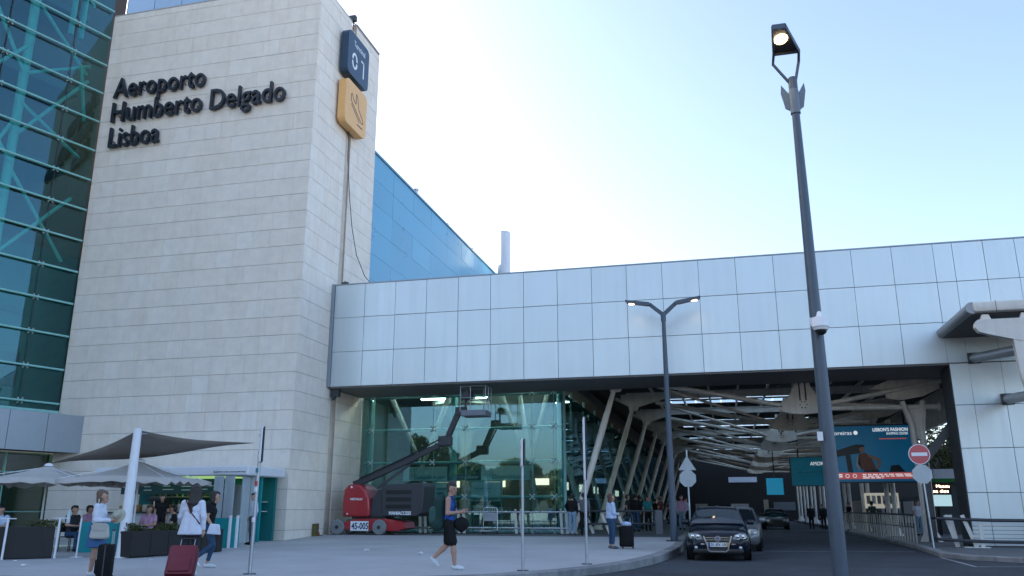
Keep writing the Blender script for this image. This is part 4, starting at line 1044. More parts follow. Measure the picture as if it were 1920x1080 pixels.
# ---------------------------------------------------------------- right fence, railing, elevated canopy bracket
fn = thing("pedestrian_fence", (6.95, 45, .13), "bare metal pedestrian fence along the right kerb", "fence")
b = MB(); b.path([(6.98, 36.0, 1.18), (7.1, 44, 1.2), (7.15, 66, 1.2)], .04, n=8); b.build("top_rail", M_DGREY, fn, world=True, smooth=True)
b = MB(); b.path([(6.98, 36.0, .72), (7.1, 44, .72), (7.15, 66, .72)], .025, n=8); b.build("middle_rail", M_DGREY, fn, world=True, smooth=True)
M_BARP = mat("fence_bar", (.46, .44, .38), .5, .3, var=.15)
y, k = 36.0, 0
fbm = MB(); fbm.tube((0, 0, 0), (0, 0, 1.04), .03, n=8); fb0 = None
while y < 66:
    x = 6.98 + .12 * min(1, (y - 36) / 8)
    if fb0 is None: fb0 = fbm.build("bar", M_BARP, fn, smooth=True); o = fb0
    else: o = link_copy(fb0, "bar", (0, 0, 0), fn)
    o.location = Vector((x, y, .13)) - fn.location; o.rotation_euler = (0, random.uniform(-.02, .02), 0)
    y += .62; k += 1
fr_ = thing("tube_railing", (8.3, 32.2, .13), "curving tube railing with flat white posts before the clad pier", "railing")
for z0, z1, yy in ((1.09, .96, 32.2), (.39, .27, 32.2)):
    b = MB(); b.path([(7.0, 33.6, z0 + .02), (7.05, 32.6, z0), (7.7, 32.25, z0 - .03), (8.6, 32.2, z0 - .06), (14, 32.2, z0 - .1)], .055, n=12); b.build("rail", M_DGREY, fr_, world=True, smooth=True)
for (x0, y0, x1) in ((7.35, 32.7, 7.62), (7.55, 33.0, 7.7), (7.78, 32.3, 8.12), (8.3, 32.25, 8.3), (10.2, 32.25, 10.2), (12.2, 32.25, 12.2)):
    b = MB(); b.bar((x0, y0, 1.2 if x0 < 8.2 else .96), (x1, y0, .13), .13, .04, up=(0, 1, 0)); b.build("post", M_WHITE, fr_, world=True)
for i in range(4):
    b = MB(); b.tube((8.0, 32.25, .45 + .13 * i), (14, 32.25, .42 + .13 * i), .008, n=6); b.build("wire", M_DGREY, fr_, world=True)
b = MB(); b.box(7.7, 8.5, 32.1, 32.45, .13, .16); b.build("foot_plate", M_WHITE, fr_, world=True)
wc = thing("walkway_canopy", (9, 30, 0), "rounded metal edge of an elevated walkway canopy with white brackets", "canopy")
M_CGREY = mat("canopy_grey", (.26, .275, .29), .4, .5, var=.08)
b = MB(); b.path([(8.12, 32.95, 7.7), (8.08, 28.85, 7.7)], .19, n=24); b.build("rolled_edge", M_CGREY, wc, world=True, smooth=True)
b = MB(); b.cbox(8.1, 13, 28.75, 29.1, 7.54, 7.88, .08); b.build("edge_beam", M_WHITE, wc, world=True, smooth=True)
b = MB(); b.box(8.75, 8.76, 28.74, 28.76, 7.5, 7.9); b.build("beam_joint", M_DGREY, wc, world=True)
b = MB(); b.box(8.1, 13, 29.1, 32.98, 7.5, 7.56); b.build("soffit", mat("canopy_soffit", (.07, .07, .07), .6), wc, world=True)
b = MB(); b.box(8.1, 13, 29.1, 32.98, 7.7, 7.9); b.build("roof", M_CGREY, wc, world=True)
b = MB(); b.prism([(8.2, 7.3), (8.12, 7.2), (8.1, 7.05), (8.2, 6.9), (8.5, 6.8), (9.4, 6.55), (12, 6.2), (12, 7.3)], 28.85, 29.1); b.build("bracket_beam", M_WHITE, wc, world=True)
for x in (8.45, 9.6):
    b = MB(); b.prism([(x - .16, 7.3), (x + .16, 7.3), (x + .1, 7.47), (x - .1, 7.47)], 28.9, 29.05); b.build("bearing", M_CREAM, wc, world=True)
b = MB(); b.prism([(9.15, 6.62), (9.75, 6.5), (9.75, 4.55), (9.35, 4.7), (9.2, 5.5)], 28.87, 29.07); b.build("bracket_post", M_WHITE, wc, world=True)
b = MB(); b.tube((9.35, 29.0, 6.3), (9.05, 33.0, 6.72), .17, n=16); b.build("wall_tube", M_CLADS, wc, world=True, smooth=True)
b = MB(); b.tube((9.5, 29.0, 4.85), (9.95, 33.0, 5.2), .17, n=16); b.build("wall_tube", M_CLADS, wc, world=True, smooth=True)
for x, z in ((9.05, 6.72), (9.95, 5.2)):
    b = MB(); b.cbox(x - .21, x + .21, 32.92, 33.0, z - .2, z + .2, .02); b.build("wall_plate", M_DGREY, wc, world=True)

# ---------------------------------------------------------------- billboards and lit boards
M_SIGNW0 = M_SIGNW; M_SIGNW = mat("billboard_white", (.8, .82, .84), .5, emit=(.8, .85, .9), estr=.18)
bb_ = thing("large_billboard", (6.8, 43, 2.6), "large blue billboard with a seated figure above the right pavement", "billboard")
M_BBL = mat("billboard_blue", (.012, .14, .24), .35, var=.15, vscale=.4, tint=(.008, .15, .33), emit=(.005, .085, .19), estr=.1); M_BBR = mat("billboard_red", (.6, .12, .12), .4, emit=(.5, .1, .1), estr=.12)
b = MB(); b.box(4.7, 8.75, 43, 43.25, 2.6, 5.33); b.build("case", M_DGREY, bb_, world=True)
b = MB(); b.box(4.76, 8.69, 42.97, 42.99, 2.66, 5.27); b.build("print", M_BBL, bb_, world=True)
b = MB(); b.box(5.0, 8.69, 42.955, 42.965, 2.78, 3.08); b.build("red_strip", M_BBR, bb_, world=True)
rp_ = random.Random(4)
for z, x1 in ((2.97, 8.55), (2.89, 8.6), (2.81, 7.2)):
    x = 6.3
    while x < x1:
        w = rp_.uniform(.12, .34); b = MB(); b.box(x, min(x + w, x1), 42.945, 42.953, z, z + .04); b.build("print_line", M_SIGNW, bb_, world=True); x += w + .07
for z in (2.96, 2.87):
    b = MB(); b.box(5.05, 5.4, 42.945, 42.953, z, z + .05); b.build("print_line", M_SIGNW, bb_, world=True)
b = MB()
for cx in (5.62, 5.95):
    for i in range(12):
        a0, a1 = 2 * math.pi * i / 12, 2 * math.pi * (i + 1) / 12; b.bar((cx + .08 * math.cos(a0), 42.95, 2.93 + .08 * math.sin(a0)), (cx + .08 * math.cos(a1), 42.95, 2.93 + .08 * math.sin(a1)), .006, .02)
b.build("round_badge", M_SIGNW, bb_, world=True)
text_obj("headline", "LISBON'S FASHION", .22, M_SIGNW, bb_, (6.95, 42.955, 5.0), (1, 0, 0), (0, -1, 0), width=1.55, offset=.004)
text_obj("headline", "SHOPPING CENTER", .16, M_SIGNW, bb_, (7.55, 42.955, 4.83), (1, 0, 0), (0, -1, 0), width=.95)
text_obj("brand", "amoreiras", .27, M_SIGNW, bb_, (4.85, 42.955, 4.86), (1, 0, 0), (0, -1, 0), width=1.15)
b = MB(); b.lathe([(.1, 0), (.1, .006)], 8, frame((6.18, 42.95, 4.95), (0, 0, 1), (0, 1, 0))); b.build("brand_mark", M_SIGNW, bb_, world=True)
b = MB(); b.box(7.2, 8.4, 42.955, 42.964, 4.62, 4.67); b.build("red_rule", M_BBR, bb_, world=True)
M_P1 = mat("print_dark", (.02, .03, .035), .4); M_P2 = mat("print_brown", (.22, .07, .04), .4, var=.3, vscale=4); M_P3 = mat("print_skin", (.42, .24, .18), .4); M_P4 = mat("print_pale", (.5, .5, .54), .4)
def pr(name, poly, m, dy=0.0):
    t = MB(); t.prism(poly, 42.956 - dy, 42.964 - dy); return t.build(name, m, bb_, world=True)
pr("printed_roof", [(4.8, 4.0), (6.2, 4.42), (6.3, 4.35), (6.35, 4.0), (4.8, 3.75)], M_P1)
pr("printed_post", [(5.62, 3.9), (5.85, 3.9), (5.9, 3.09), (5.68, 3.09)], M_P1)
pr("printed_table", [(7.6, 3.4), (7.95, 3.42), (8.2, 3.09), (7.5, 3.09)], M_P1)
pr("printed_torso", [(6.22, 3.95), (6.55, 4.0), (6.8, 3.7), (6.95, 3.2), (6.3, 3.2), (6.15, 3.5)], M_P2, .003)
pr("printed_sleeve", [(6.1, 3.75), (6.22, 3.95), (6.25, 3.3), (6.15, 3.15), (6.05, 3.4)], M_P4, .003)
pr("printed_arm", [(6.6, 3.95), (7.1, 3.75), (7.2, 3.6), (7.1, 3.3), (6.95, 3.25), (7.02, 3.6), (6.65, 3.8)], M_P3, .006)
pr("printed_head", [(6.38 + .13 * math.cos(R(30 * i)), 4.17 + .18 * math.sin(R(30 * i))) for i in range(12)], M_P3, .006)
pr("printed_hair", [(6.25, 4.22), (6.3, 4.38), (6.42, 4.4), (6.52, 4.34), (6.5, 4.27), (6.36, 4.28)], M_P1, .009)
pr("printed_legs", [(6.4, 3.2), (7.0, 3.22), (7.1, 3.09), (6.35, 3.09)], M_P1, .006)
b = MB(); b.bar((5.1, 43.1, 5.33), (5.1, 43.1, 7.0), .08, .08); b.bar((8.4, 43.1, 5.33), (8.4, 43.1, 7.0), .08, .08); b.build("hanger", M_DGREY, bb_, world=True)
b2 = thing("far_billboard", (6, 62, 2.9), "teal billboard half hidden behind the tall lamp post", "billboard")
b = MB(); b.box(4.4, 7.6, 62.02, 62.3, 2.95, 4.95); b.build("case", M_DGREY, b2, world=True)
b = MB(); b.box(4.46, 7.55, 61.98, 62.0, 3.0, 4.9); b.build("print", mat("billboard_teal", (.01, .19, .24), .35, var=.15, vscale=.5, tint=(.01, .20, .32), emit=(.005, .08, .13), estr=.1), b2, world=True)
text_obj("headline", "AMOREIRAS", .36, M_SIGNW, b2, (5.75, 61.97, 4.35), (1, 0, 0), (0, -1, 0), width=1.6)
text_obj("small_print", "BEST LISBON'S SHOPPING VIEWS", .2, mat("pale_teal_print", (.12, .4, .42), .5), b2, (4.6, 61.97, 3.85), (1, 0, 0), (0, -1, 0), width=2.8)
b = MB(); b.bar((5, 62.2, 4.95), (5, 62.2, 7.4), .1, .1); b.bar((7, 62.2, 4.95), (7, 62.2, 7.4), .1, .1); b.build("hanger", M_DGREY, b2, world=True)
M_SIGNW = M_SIGNW0
b3 = thing("small_blue_screen", (3.3, 66, 2.4), "small lit blue screen hanging over the far lanes", "screen")
b = MB(); b.box(2.85, 4.15, 66.02, 66.2, 2.4, 3.75); b.build("case", M_DGREY, b3, world=True)
b = MB(); b.box(2.9, 4.1, 65.98, 66.0, 2.45, 3.65); b.build("display", mat("screen_blue", (.01, .2, .32), .3, emit=(.01, .18, .32), estr=.2), b3, world=True)
b = MB(); b.bar((3.5, 66.1, 3.75), (3.5, 66.1, 7.4), .08, .08); b.build("hanger", M_DGREY, b3, world=True)
ds = thing("departure_screen", (10.2, 47, .3), "dark information screen with orange lettering and a pale lower panel", "screen")
b = MB(); b.box(9.6, 11.0, 47.02, 47.2, 1.5, 2.7); b.build("case", M_BLACK, ds, world=True)
b = MB(); b.box(9.65, 10.95, 46.98, 47.0, 1.55, 2.1); b.build("lower_panel", mat("panel_glow", (.3, .4, .42), .3, emit=(.3, .45, .5), estr=.35), ds, world=True)
M_ORT = mat("led_text", (.9, .6, .4), .5, emit=(1, .7, .45), estr=2.0)
text_obj("lettering", "Museu", .2, M_ORT, ds, (10.3, 46.98, 2.46), (1, 0, 0), (0, -1, 0), width=.6)
text_obj("lettering", "Casa dos", .2, M_ORT, ds, (9.8, 46.98, 2.22), (1, 0, 0), (0, -1, 0), width=1.05)
b = MB(); b.bar((10.3, 47.1, .13), (10.3, 47.1, 1.5), .12, .12); b.build("stand", M_BLACK, ds, world=True)
bs = thing("route_board", (8.3, 52, .13), "white lit notice board behind the pedestrian fence", "notice board")
b = MB(); b.box(7.6, 9.4, 52.02, 52.1, 1.45, 2.3); b.build("board", mat("board_glow", (.75, .72, .62), .5, emit=(.9, .85, .7), estr=.08), bs, world=True)
for i in range(6):
    b = MB(); b.box(7.7 + .28 * i, 7.9 + .28 * i, 52.0, 52.01, 1.7, 2.15); b.build("notice", M_PAPER if i % 2 else mat("notice_grey", (.4, .38, .32), .6), bs, world=True)
b = MB(); b.tube((7.7, 52.1, .1), (7.7, 52.1, 1.5), .04); b.tube((9.3, 52.1, .1), (9.3, 52.1, 1.5), .04); b.build("leg", M_DGREY, bs, world=True)

# ---------------------------------------------------------------- litter
M_LIT = mat("white_litter", (.75, .76, .78), .7)
def litter(x, y, s, label):
    t = MB(); rnd = random.Random(int(x * 77)); z = g(y) if y > 13.5 else 0
    vs = [Vector((rnd.uniform(-1, 1), rnd.uniform(-1, 1), rnd.uniform(0, .9))) * s for _ in range(12)]
    bm = bmesh.new(); [bm.verts.new(v + Vector((x, y, z + .005))) for v in vs]; bmesh.ops.convex_hull(bm, input=bm.verts)
    bm.verts.index_update(); loose = [v for v in bm.verts if not v.link_faces]; bmesh.ops.delete(bm, geom=loose, context='VERTS'); bm.verts.index_update()
    t.add([v.co.copy() for v in bm.verts], [[v.index for v in f.verts] for f in bm.faces]); bm.free()
    tag(t.build("crumpled_paper", M_LIT), label, "litter", "scraps of white litter on the pavement")
litter(-10.38, 23.6, .075, "crumpled white scrap lying in front of the boom lift")
litter(-8.24, 22.4, .1, "larger crumpled white scrap just left of the walking man")
litter(-16.8, 17.4, .05, "tiny white scrap on the ground by the left planter")
litter(-15.4, 16.2, .07, "flat white scrap on the ground at the far left")
litter(-13.9, 18.6, .05, "tiny white scrap right of the sail mast foot")

# ---------------------------------------------------------------- cars
M_GLASSC = mat("car_glass", (.012, .018, .022), .06, spec=.7); M_BLKTR = mat("black_trim", (.012, .012, .013), .45)
M_HEAD = mat("headlight_glass", (.55, .6, .62), .12, .5); M_TYREB = mat("black_tyre", (.015, .015, .015), .8)
M_RIMC = mat("alloy_rim", (.45, .46, .48), .3, .8); M_PBL = mat("plate_blue", (.02, .07, .3), .5); M_PYL = mat("plate_yellow", (.6, .4, .05), .5); M_TXT = mat("plate_black", (.02, .02, .02), .5)
def car(loc, rz, paint, label, detail=True, name="parked_car", group=None, estate=True):
    t = thing(name, loc, label, "car", group, rz)
    def sec(y, w, bz, tz, cr=.04):
        pts = [(0, bz), (w * .86, bz), (w * .97, bz + .1), (w, bz + .28), (w * .985, (bz + tz) / 2 + .1), (w * .95, tz - .07), (w * .88, tz - .015), (w * .6, tz + cr * .6), (0, tz + cr)]
        return [(x, y, z) for x, z in pts] + [(-x, y, z) for x, z in pts[-2:0:-1]]
    S = [(-2.26, .60, .34, .60), (-2.24, .72, .27, .66), (-2.14, .82, .23, .735), (-1.95, .865, .21, .79), (-1.6, .882, .2, .845), (-1.2, .888, .2, .90), (-.92, .888, .2, .945), (0, .89, .2, .955), (1.2, .888, .2, .975), (1.8, .88, .22, .985), (2.15, .85, .26, .97), (2.26, .78, .32, .9)]
    b = MB(); rows = [sec(*s) for s in S]; b.grid(rows, closed=True); b.add(rows[0], [tuple(range(len(rows[0])))]); b.add(rows[-1], [tuple(range(len(rows[-1])))[::-1]]); b.build("body", paint, t, smooth='all')
    # greenhouse: loft of roof sections
    yr = 2.12 if estate else 1.7
    G = [(-.98, .80, .93, .80, .945), (-.6, .82, .95, .70, 1.17), (-.2, .83, .95, .63, 1.385), (.1, .835, .95, .60, 1.445), (.9, .83, .96, .59, 1.465), (1.6, .82, .96, .575, 1.44), (yr - .08, .80, .96, .56, 1.36), (yr + .1, .79, .95, .70, .99)]
    rows = []
    for y, wb, zb, wt, zt in G:
        h = [(wb, zb), (wb + (wt - wb) * .5 + .02, zb + (zt - zb) * .5), (wt + .03, zt - .05), (wt - .05, zt - .005), (wt * .5, zt + .015), (0, zt + .02)]
        rows.append([(x, y, z) for x, z in h] + [(-x, y, z) for x, z in h[-2::-1]])
    b = MB(); b.grid(rows); b.build("roof", paint, t, smooth='all')
    # windscreen, side and rear windows standing 4 mm proud
    ws = []
    for s in (0.06, .35, .65, .93):
        y = -.98 + .86 * s; zt = .945 + (1.40 - .945) * s ** .92; w = .76 - .16 * s
        ws.append([(w * u, y - .035 - .07 * (1 - u * u) + .03, zt + .022 - .012 * abs(u)) for u in (-1, -.6, -.2, .2, .6, 1)])
    b = MB(); b.grid(ws); b.build("windscreen", M_GLASSC, t, smooth='all')
    for s in (-1, 1):
        for y0, y1 in ((-.62, .28), (.34, 1.12), (1.2, 1.85)):
            q = []
            for y in (y0, y1):
                row = []
                for f in (.08, .5, .92):
                    zb, zt = .96, min(1.38, 1.0 + (y + .8) * .62 if y < -.1 else 1.39)
                    x = .835 - (.235 * f) * (zt - zb) / .44 + .03
                    row.append((s * x, y + (0.1 * f if y == y0 and y0 < 0 else 0), zb + (zt - zb) * f))
                q.append(row)
            b = MB(); b.grid(q); b.build("side_window", M_GLASSC, t, smooth='all')
        b = MB(); b.cbox(s * .95 - .1, s * .95 + .1, -.62, -.47, .95, 1.1, .04); b.tube((s * .84, -.5, .97), (s * .93, -.53, 1.0), .03, n=6); b.build("mirror", paint, t, smooth=True)
    for y in (-1.37, 1.28):
        for s in (-1, 1):
            MW = frame((s * .79, y, .315), (0, 0, 1), (s, 0, 0))
            b = MB(); b.lathe([(.2, .1), (.29, .1), (.315, .07), (.315, -.1), (.2, -.1)], 24, MW); w = b.build("wheel", M_TYREB, t, smooth=True)
            b = MB(); b.lathe([(.21, .085), (.2, .075), (.06, .09), (.05, .1)], 14, MW); b.build("rim", M_RIMC, w, smooth=True)
            b = MB(); b.lathe([(.375, .098), (.37, .1)], 24, MW); b.build("wheel_arch", M_BLKTR, t)
    yf = -2.262
    b = MB(); b.cbox(-.68, .68, yf - .02, yf + .2, .2, .34, .04); b.build("lower_bumper", M_BLKTR, t, smooth=True)
    for s in (-1, 1):
        b = MB(); pts = [(.40, .585), (.46, .70), (.60, .745), (.76, .735), (.80, .66), (.74, .60), (.55, .575)]
        vs = [(s * x, -2.275 + .25 * max(0, (x - .45)) ** 1.3 - (.0), z) for x, z in pts]; vs2 = [(x, y + .1, z) for x, y, z in vs]
        b.add(vs + vs2, [tuple(range(7)), tuple(range(13, 6, -1))] + [(i, 7 + i, 7 + (i + 1) % 7, (i + 1) % 7) for i in range(7)]); h = b.build("headlight", M_HEAD, t)
        if detail:
            for x in (.53, .68):
                b = MB(); b.sphere((s * x, -2.27 + .25 * max(0, x - .45) ** 1.3, .66), .05, 10, 8, (1, .3, 1)); b.build("headlight_bulb", M_CHROME, h, smooth=True)
            b = MB(); b.sphere((s * .6, yf - .02, .36), .045, 10, 8, (1, .5, 1)); b.build("fog_light", M_HEAD, t, smooth=True)
            b = MB(); b.bar((s * .36, yf - .012, .455), (s * .78, yf + .1, .455), .03, .025); b.build("chrome_strip", M_CHROME, t)
    b = MB(); b.prism([(-.36, .66), (.36, .66), (.26, .30), (-.26, .30)], yf - .01, yf + .1); b.build("grille", M_BLKTR, t)
    if detail:
        b = MB(); P = [(-.38, .67), (-.29, .42), (-.27, .30), (-.2, .26), (.2, .26), (.27, .30), (.29, .42), (.38, .67)]
        for p, q in zip(P, P[1:]): b.bar((p[0], yf - .02, p[1]), (q[0], yf - .02, q[1]), .03, .035, up=(0, 0, 1) if abs(p[1] - q[1]) < .1 else (1, 0, 0))
        b.prism([(-.31, .50), (.31, .50), (.29, .40), (-.29, .40)], yf - .022, yf - .008); b.build("grille_frame", M_CHROME, t)
        for z in (.56, .62):
            b = MB(); b.box(-.33, .33, yf - .02, yf - .008, z, z + .014); b.build("grille_bar", M_CHROME, t)
        b = MB(); MW = frame((0, yf - .03, .60), (0, 0, 1), (0, 1, 0)); b.lathe([(.075, 0), (.075, .02)], 24, MW); e = b.build("emblem", M_PBL, t)
        b = MB()
        for i in range(20):
            a0, a1 = 2 * math.pi * i / 20, 2 * math.pi * (i + 1) / 20; b.bar((.07 * math.cos(a0), yf - .035, .6 + .07 * math.sin(a0)), (.07 * math.cos(a1), yf - .035, .6 + .07 * math.sin(a1)), .012, .012)
        for p, q in (((-.03, .665), (0, .61)), ((0, .61), (.03, .665)), ((-.055, .64), (-.025, .545)), ((-.025, .545), (0, .59)), ((0, .59), (.025, .545)), ((.025, .545), (.055, .64))): b.bar((p[0], yf - .036, p[1]), (q[0], yf - .036, q[1]), .01, .012, up=(1, 0, 0))
        b.build("emblem_ring", M_CHROME, e)
        b = MB(); b.box(-.26, .26, yf - .045, yf - .03, .385, .495); pl = b.build("number_plate", M_SIGNW, t)
        b = MB(); b.box(-.26, -.215, yf - .049, yf - .046, .385, .495); b.build("blue_band", M_PBL, pl)
        b = MB(); b.box(.225, .26, yf - .049, yf - .046, .385, .495); b.build("yellow_band", M_PYL, pl)
        text_obj("digits", "01-EV-10", .11, M_TXT, pl, (-.2, yf - .048, .405), (1, 0, 0), (0, -1, 0), extrude=.002, width=.41, world=False, offset=.002)
        for s in (-1, 1):
            b = MB(); b.tube((s * .2, -.97, .985), (-.0 if s < 0 else .5, -.93, 1.01), .012, n=6); b.build("wiper", M_BLKTR, t)
        b = MB(); b.sphere((-.12, -.32, 1.29), .04, 10, 6, (1.5, .5, .7)); b.build("mirror_light", mat("dash_red", (.4, .08, .1), .4), t)
        b = MB(); b.box(.2, .45, -.9, -.88, .985, 1.0); b.build("dash_paper", M_PAPER, t)
    b = MB(); b.tube((-.55, .2, 1.46), (-.55, 1.6, 1.46), .018, n=6); b.tube((.55, .2, 1.46), (.55, 1.6, 1.46), .018, n=6); b.build("roof_rail", M_BLKTR, t)
    return t
P_BLK = mat("paint_black", (.006, .010, .018), .22, spec=.35, coat=.15); P_SIL = mat("paint_silver", (.20, .21, .225), .3, .5, coat=.3); P_DK = mat("paint_dark", (.015, .016, .018), .3, coat=.4)
car((-.33, 26.9, 0), 0, P_BLK, "black estate car facing the camera beside the kerb")
car((.24, 32.5, 0), R(-3), P_SIL, "grey car queued directly behind the black estate car", detail=False)
car((.45, 38.8, 0), R(-3), P_DK, "dark car third in the queue under the overpass", detail=False)
car((3.3, 66, 0), 0, P_DK, "dark car far down the lane by the white panels", detail=False)
car((.0, 46.5, 0), 0, P_DK, "dark car fourth in the queue, deep under the canopy", detail=False)
# ---------------------------------------------------------------- people: one continuous surface per body, grown around a posed skeleton
def surface_nets(field, org, h):
    """field: 3-D array (negative inside). Returns verts, quads."""
    nx, ny, nz = field.shape
    ins = field < 0
    acc = np.zeros((nx - 1, ny - 1, nz - 1, 3)); cnt = np.zeros((nx - 1, ny - 1, nz - 1))
    ii, jj, kk = np.meshgrid(np.arange(nx), np.arange(ny), np.arange(nz), indexing='ij')
    for ax in range(3):
        sl0 = [slice(None)] * 3; sl1 = [slice(None)] * 3
        sl0[ax] = slice(0, -1); sl1[ax] = slice(1, None)
        a, c = field[tuple(sl0)], field[tuple(sl1)]
        cross = (a < 0) != (c < 0)
        t = np.where(cross, a / np.where(a == c, 1, a - c), 0)
        P = np.stack([ii[tuple(sl0)], jj[tuple(sl0)], kk[tuple(sl0)]], -1).astype(float); P[..., ax] += t
        o1, o2 = [q for q in range(3) if q != ax]
        for d1 in (0, 1):
            for d2 in (0, 1):
                src = [slice(None)] * 3; dst = [slice(None)] * 3
                for o, d in ((o1, d1), (o2, d2)):
                    n = field.shape[o]
                    src[o] = slice(d, n - 1 + d)
                acc += np.where(cross[tuple(src)][..., None], P[tuple(src)], 0); cnt += cross[tuple(src)]
    mask = cnt > 0
    idx = -np.ones(mask.shape, int); idx[mask] = np.arange(mask.sum())
    V = acc[mask] / cnt[mask][:, None] * h + org
    quads = []
    for ax in range(3):
        o1, o2 = [q for q in range(3) if q != ax]
        sl0 = [slice(1, -1)] * 3; sl1 = [slice(1, -1)] * 3
        sl0[ax] = slice(0, -1); sl1[ax] = slice(1, None)
        a, c = ins[tuple(sl0)], ins[tuple(sl1)]
        e = np.argwhere(a != c)
        if len(e) == 0: continue
        sgn = a[tuple(e.T)]
        base = e.copy(); base[:, o1] += 1; base[:, o2] += 1
        def cell(d1, d2):
            q = base.copy(); q[:, o1] -= d1; q[:, o2] -= d2
            return idx[q[:, 0], q[:, 1], q[:, 2]]
        q = np.stack([cell(1, 1), cell(0, 1), cell(0, 0), cell(1, 0)], 1)
        flip = sgn if ax != 1 else ~sgn
        q[~flip] = q[~flip][:, ::-1]
        quads.append(q)
    return V, np.concatenate(quads)
def bone_d(P, b):
    p, q, r0, r1 = np.array(b[0], float), np.array(b[1], float), b[2], b[3]
    d = q - p; L = max(d @ d, 1e-9)
    t = np.clip(((P - p) @ d) / L, 0, 1)
    f = np.linalg.norm(P - p - t[..., None] * d, axis=-1) - (r0 + (r1 - r0) * t)
    return np.maximum(f, b[5] - P[..., 2]) if len(b) > 5 else f
def skin(bones, h, k=.022):
    lo = np.min([np.minimum(b[0], b[1]) - max(b[2], b[3]) for b in [(np.array(x[0]), np.array(x[1]), x[2], x[3]) for x in bones]], 0) - 3 * h
    hi = np.max([np.maximum(b[0], b[1]) + max(b[2], b[3]) for b in [(np.array(x[0]), np.array(x[1]), x[2], x[3]) for x in bones]], 0) + 3 * h
    n = np.ceil((hi - lo) / h).astype(int) + 1
    F = np.full(n, 1.0)
    for b in bones:
        m = max(b[2], b[3]) + .07
        a = np.maximum(((np.minimum(b[0], b[1]) - m - lo) / h).astype(int), 0); c = np.minimum(((np.maximum(b[0], b[1]) + m - lo) / h).astype(int) + 2, n)
        g0 = np.stack(np.meshgrid(*[lo[i] + h * np.arange(a[i], c[i]) for i in range(3)], indexing='ij'), -1)
        d = bone_d(g0, b); s = (slice(a[0], c[0]), slice(a[1], c[1]), slice(a[2], c[2]))
        f = F[s]; kk = min(k, .8 * min(b[2], b[3])); hh = np.maximum(kk - np.abs(f - d), 0) / kk
        F[s] = np.minimum(f, d) - hh * hh * kk * .25
    V, Q = surface_nets(F, lo, h)
    C = V[Q].mean(1)
    D = np.stack([bone_d(C, b) for b in bones], 1)
    return V, Q, D.argmin(1)
def skinned(name, bones, mats, parent, h, smooth=True):
    """bones: (p, q, r0, r1, material key)."""
    V, Q, who = skin(bones, h)
    keys = list(dict.fromkeys(b[4] for b in bones))
    me = bpy.data.meshes.new(name)
    me.from_pydata(V.tolist(), [], Q.tolist())
    for kx in keys: me.materials.append(mats[kx])
    me.polygons.foreach_set("material_index", [keys.index(bones[w][4]) for w in who])
    me.polygons.foreach_set("use_smooth", [True] * len(Q))
    o = bpy.data.objects.new(name, me); COL.objects.link(o); o.parent = parent
    return o
M_SKIN = mat("skin", (.46, .27, .19), .55, var=.08, vscale=9); M_SKIND = mat("skin_tan", (.30, .16, .10), .55, var=.08)
M_HAIRB = mat("hair_dark", (.018, .013, .011), .5, var=.2, vscale=30); M_HAIRR = mat("hair_auburn", (.10, .045, .03), .5, var=.2, vscale=30); M_HAIRL = mat("hair_brown", (.12, .075, .045), .5, var=.2, vscale=30)
def cloth(name, c): return mat("cloth_" + name, c, .85, var=.16, vscale=9, bump=.6, bscale=16, spec=.2)
C_WHITE = cloth("white", (.66, .69, .78)); C_BLACK = cloth("black", (.014, .014, .015)); C_NAVY = cloth("navy", (.02, .035, .09)); C_BLUE = cloth("royal", (.015, .06, .30))
C_JEAN = cloth("jean", (.035, .075, .14)); C_LJEAN = cloth("light_jean", (.22, .32, .42)); C_PALE = cloth("pale_blue", (.45, .55, .72)); C_GREY = cloth("grey", (.12, .13, .14)); C_SKIRT = cloth("skirt_blue", (.06, .14, .30))
C_CHAR = cloth("charcoal", (.035, .038, .045)); C_PINK = cloth("pink", (.55, .32, .48)); C_MAROON = cloth("maroon", (.12, .03, .035)); C_GREEN = cloth("bottle_green", (.02, .05, .045)); C_SHOE = cloth("shoe_white", (.62, .66, .68)); C_TEALC = cloth("teal", (.02, .2, .22))
M_EYE = mat("eye", (.02, .015, .012), .3); M_LIP = mat("lip", (.32, .12, .10), .5)
J0 = dict(pelvis=(0, 0, .93), chest=(0, .0, 1.26), neck=(0, -.01, 1.46), head=(0, .025, 1.60),
          hipL=(-.09, 0, .92), hipR=(.09, 0, .92), kneeL=(-.10, .02, .50), kneeR=(.10, .02, .50), ankL=(-.10, -.02, .085), ankR=(.10, -.02, .085),
          toeL=(-.115, .15, .035), toeR=(.115, .15, .035), shL=(-.175, -.01, 1.40), shR=(.175, -.01, 1.40), elL=(-.225, -.03, 1.13), elR=(.225, -.03, 1.13), wrL=(-.22, .05, .90), wrR=(.22, .05, .90))
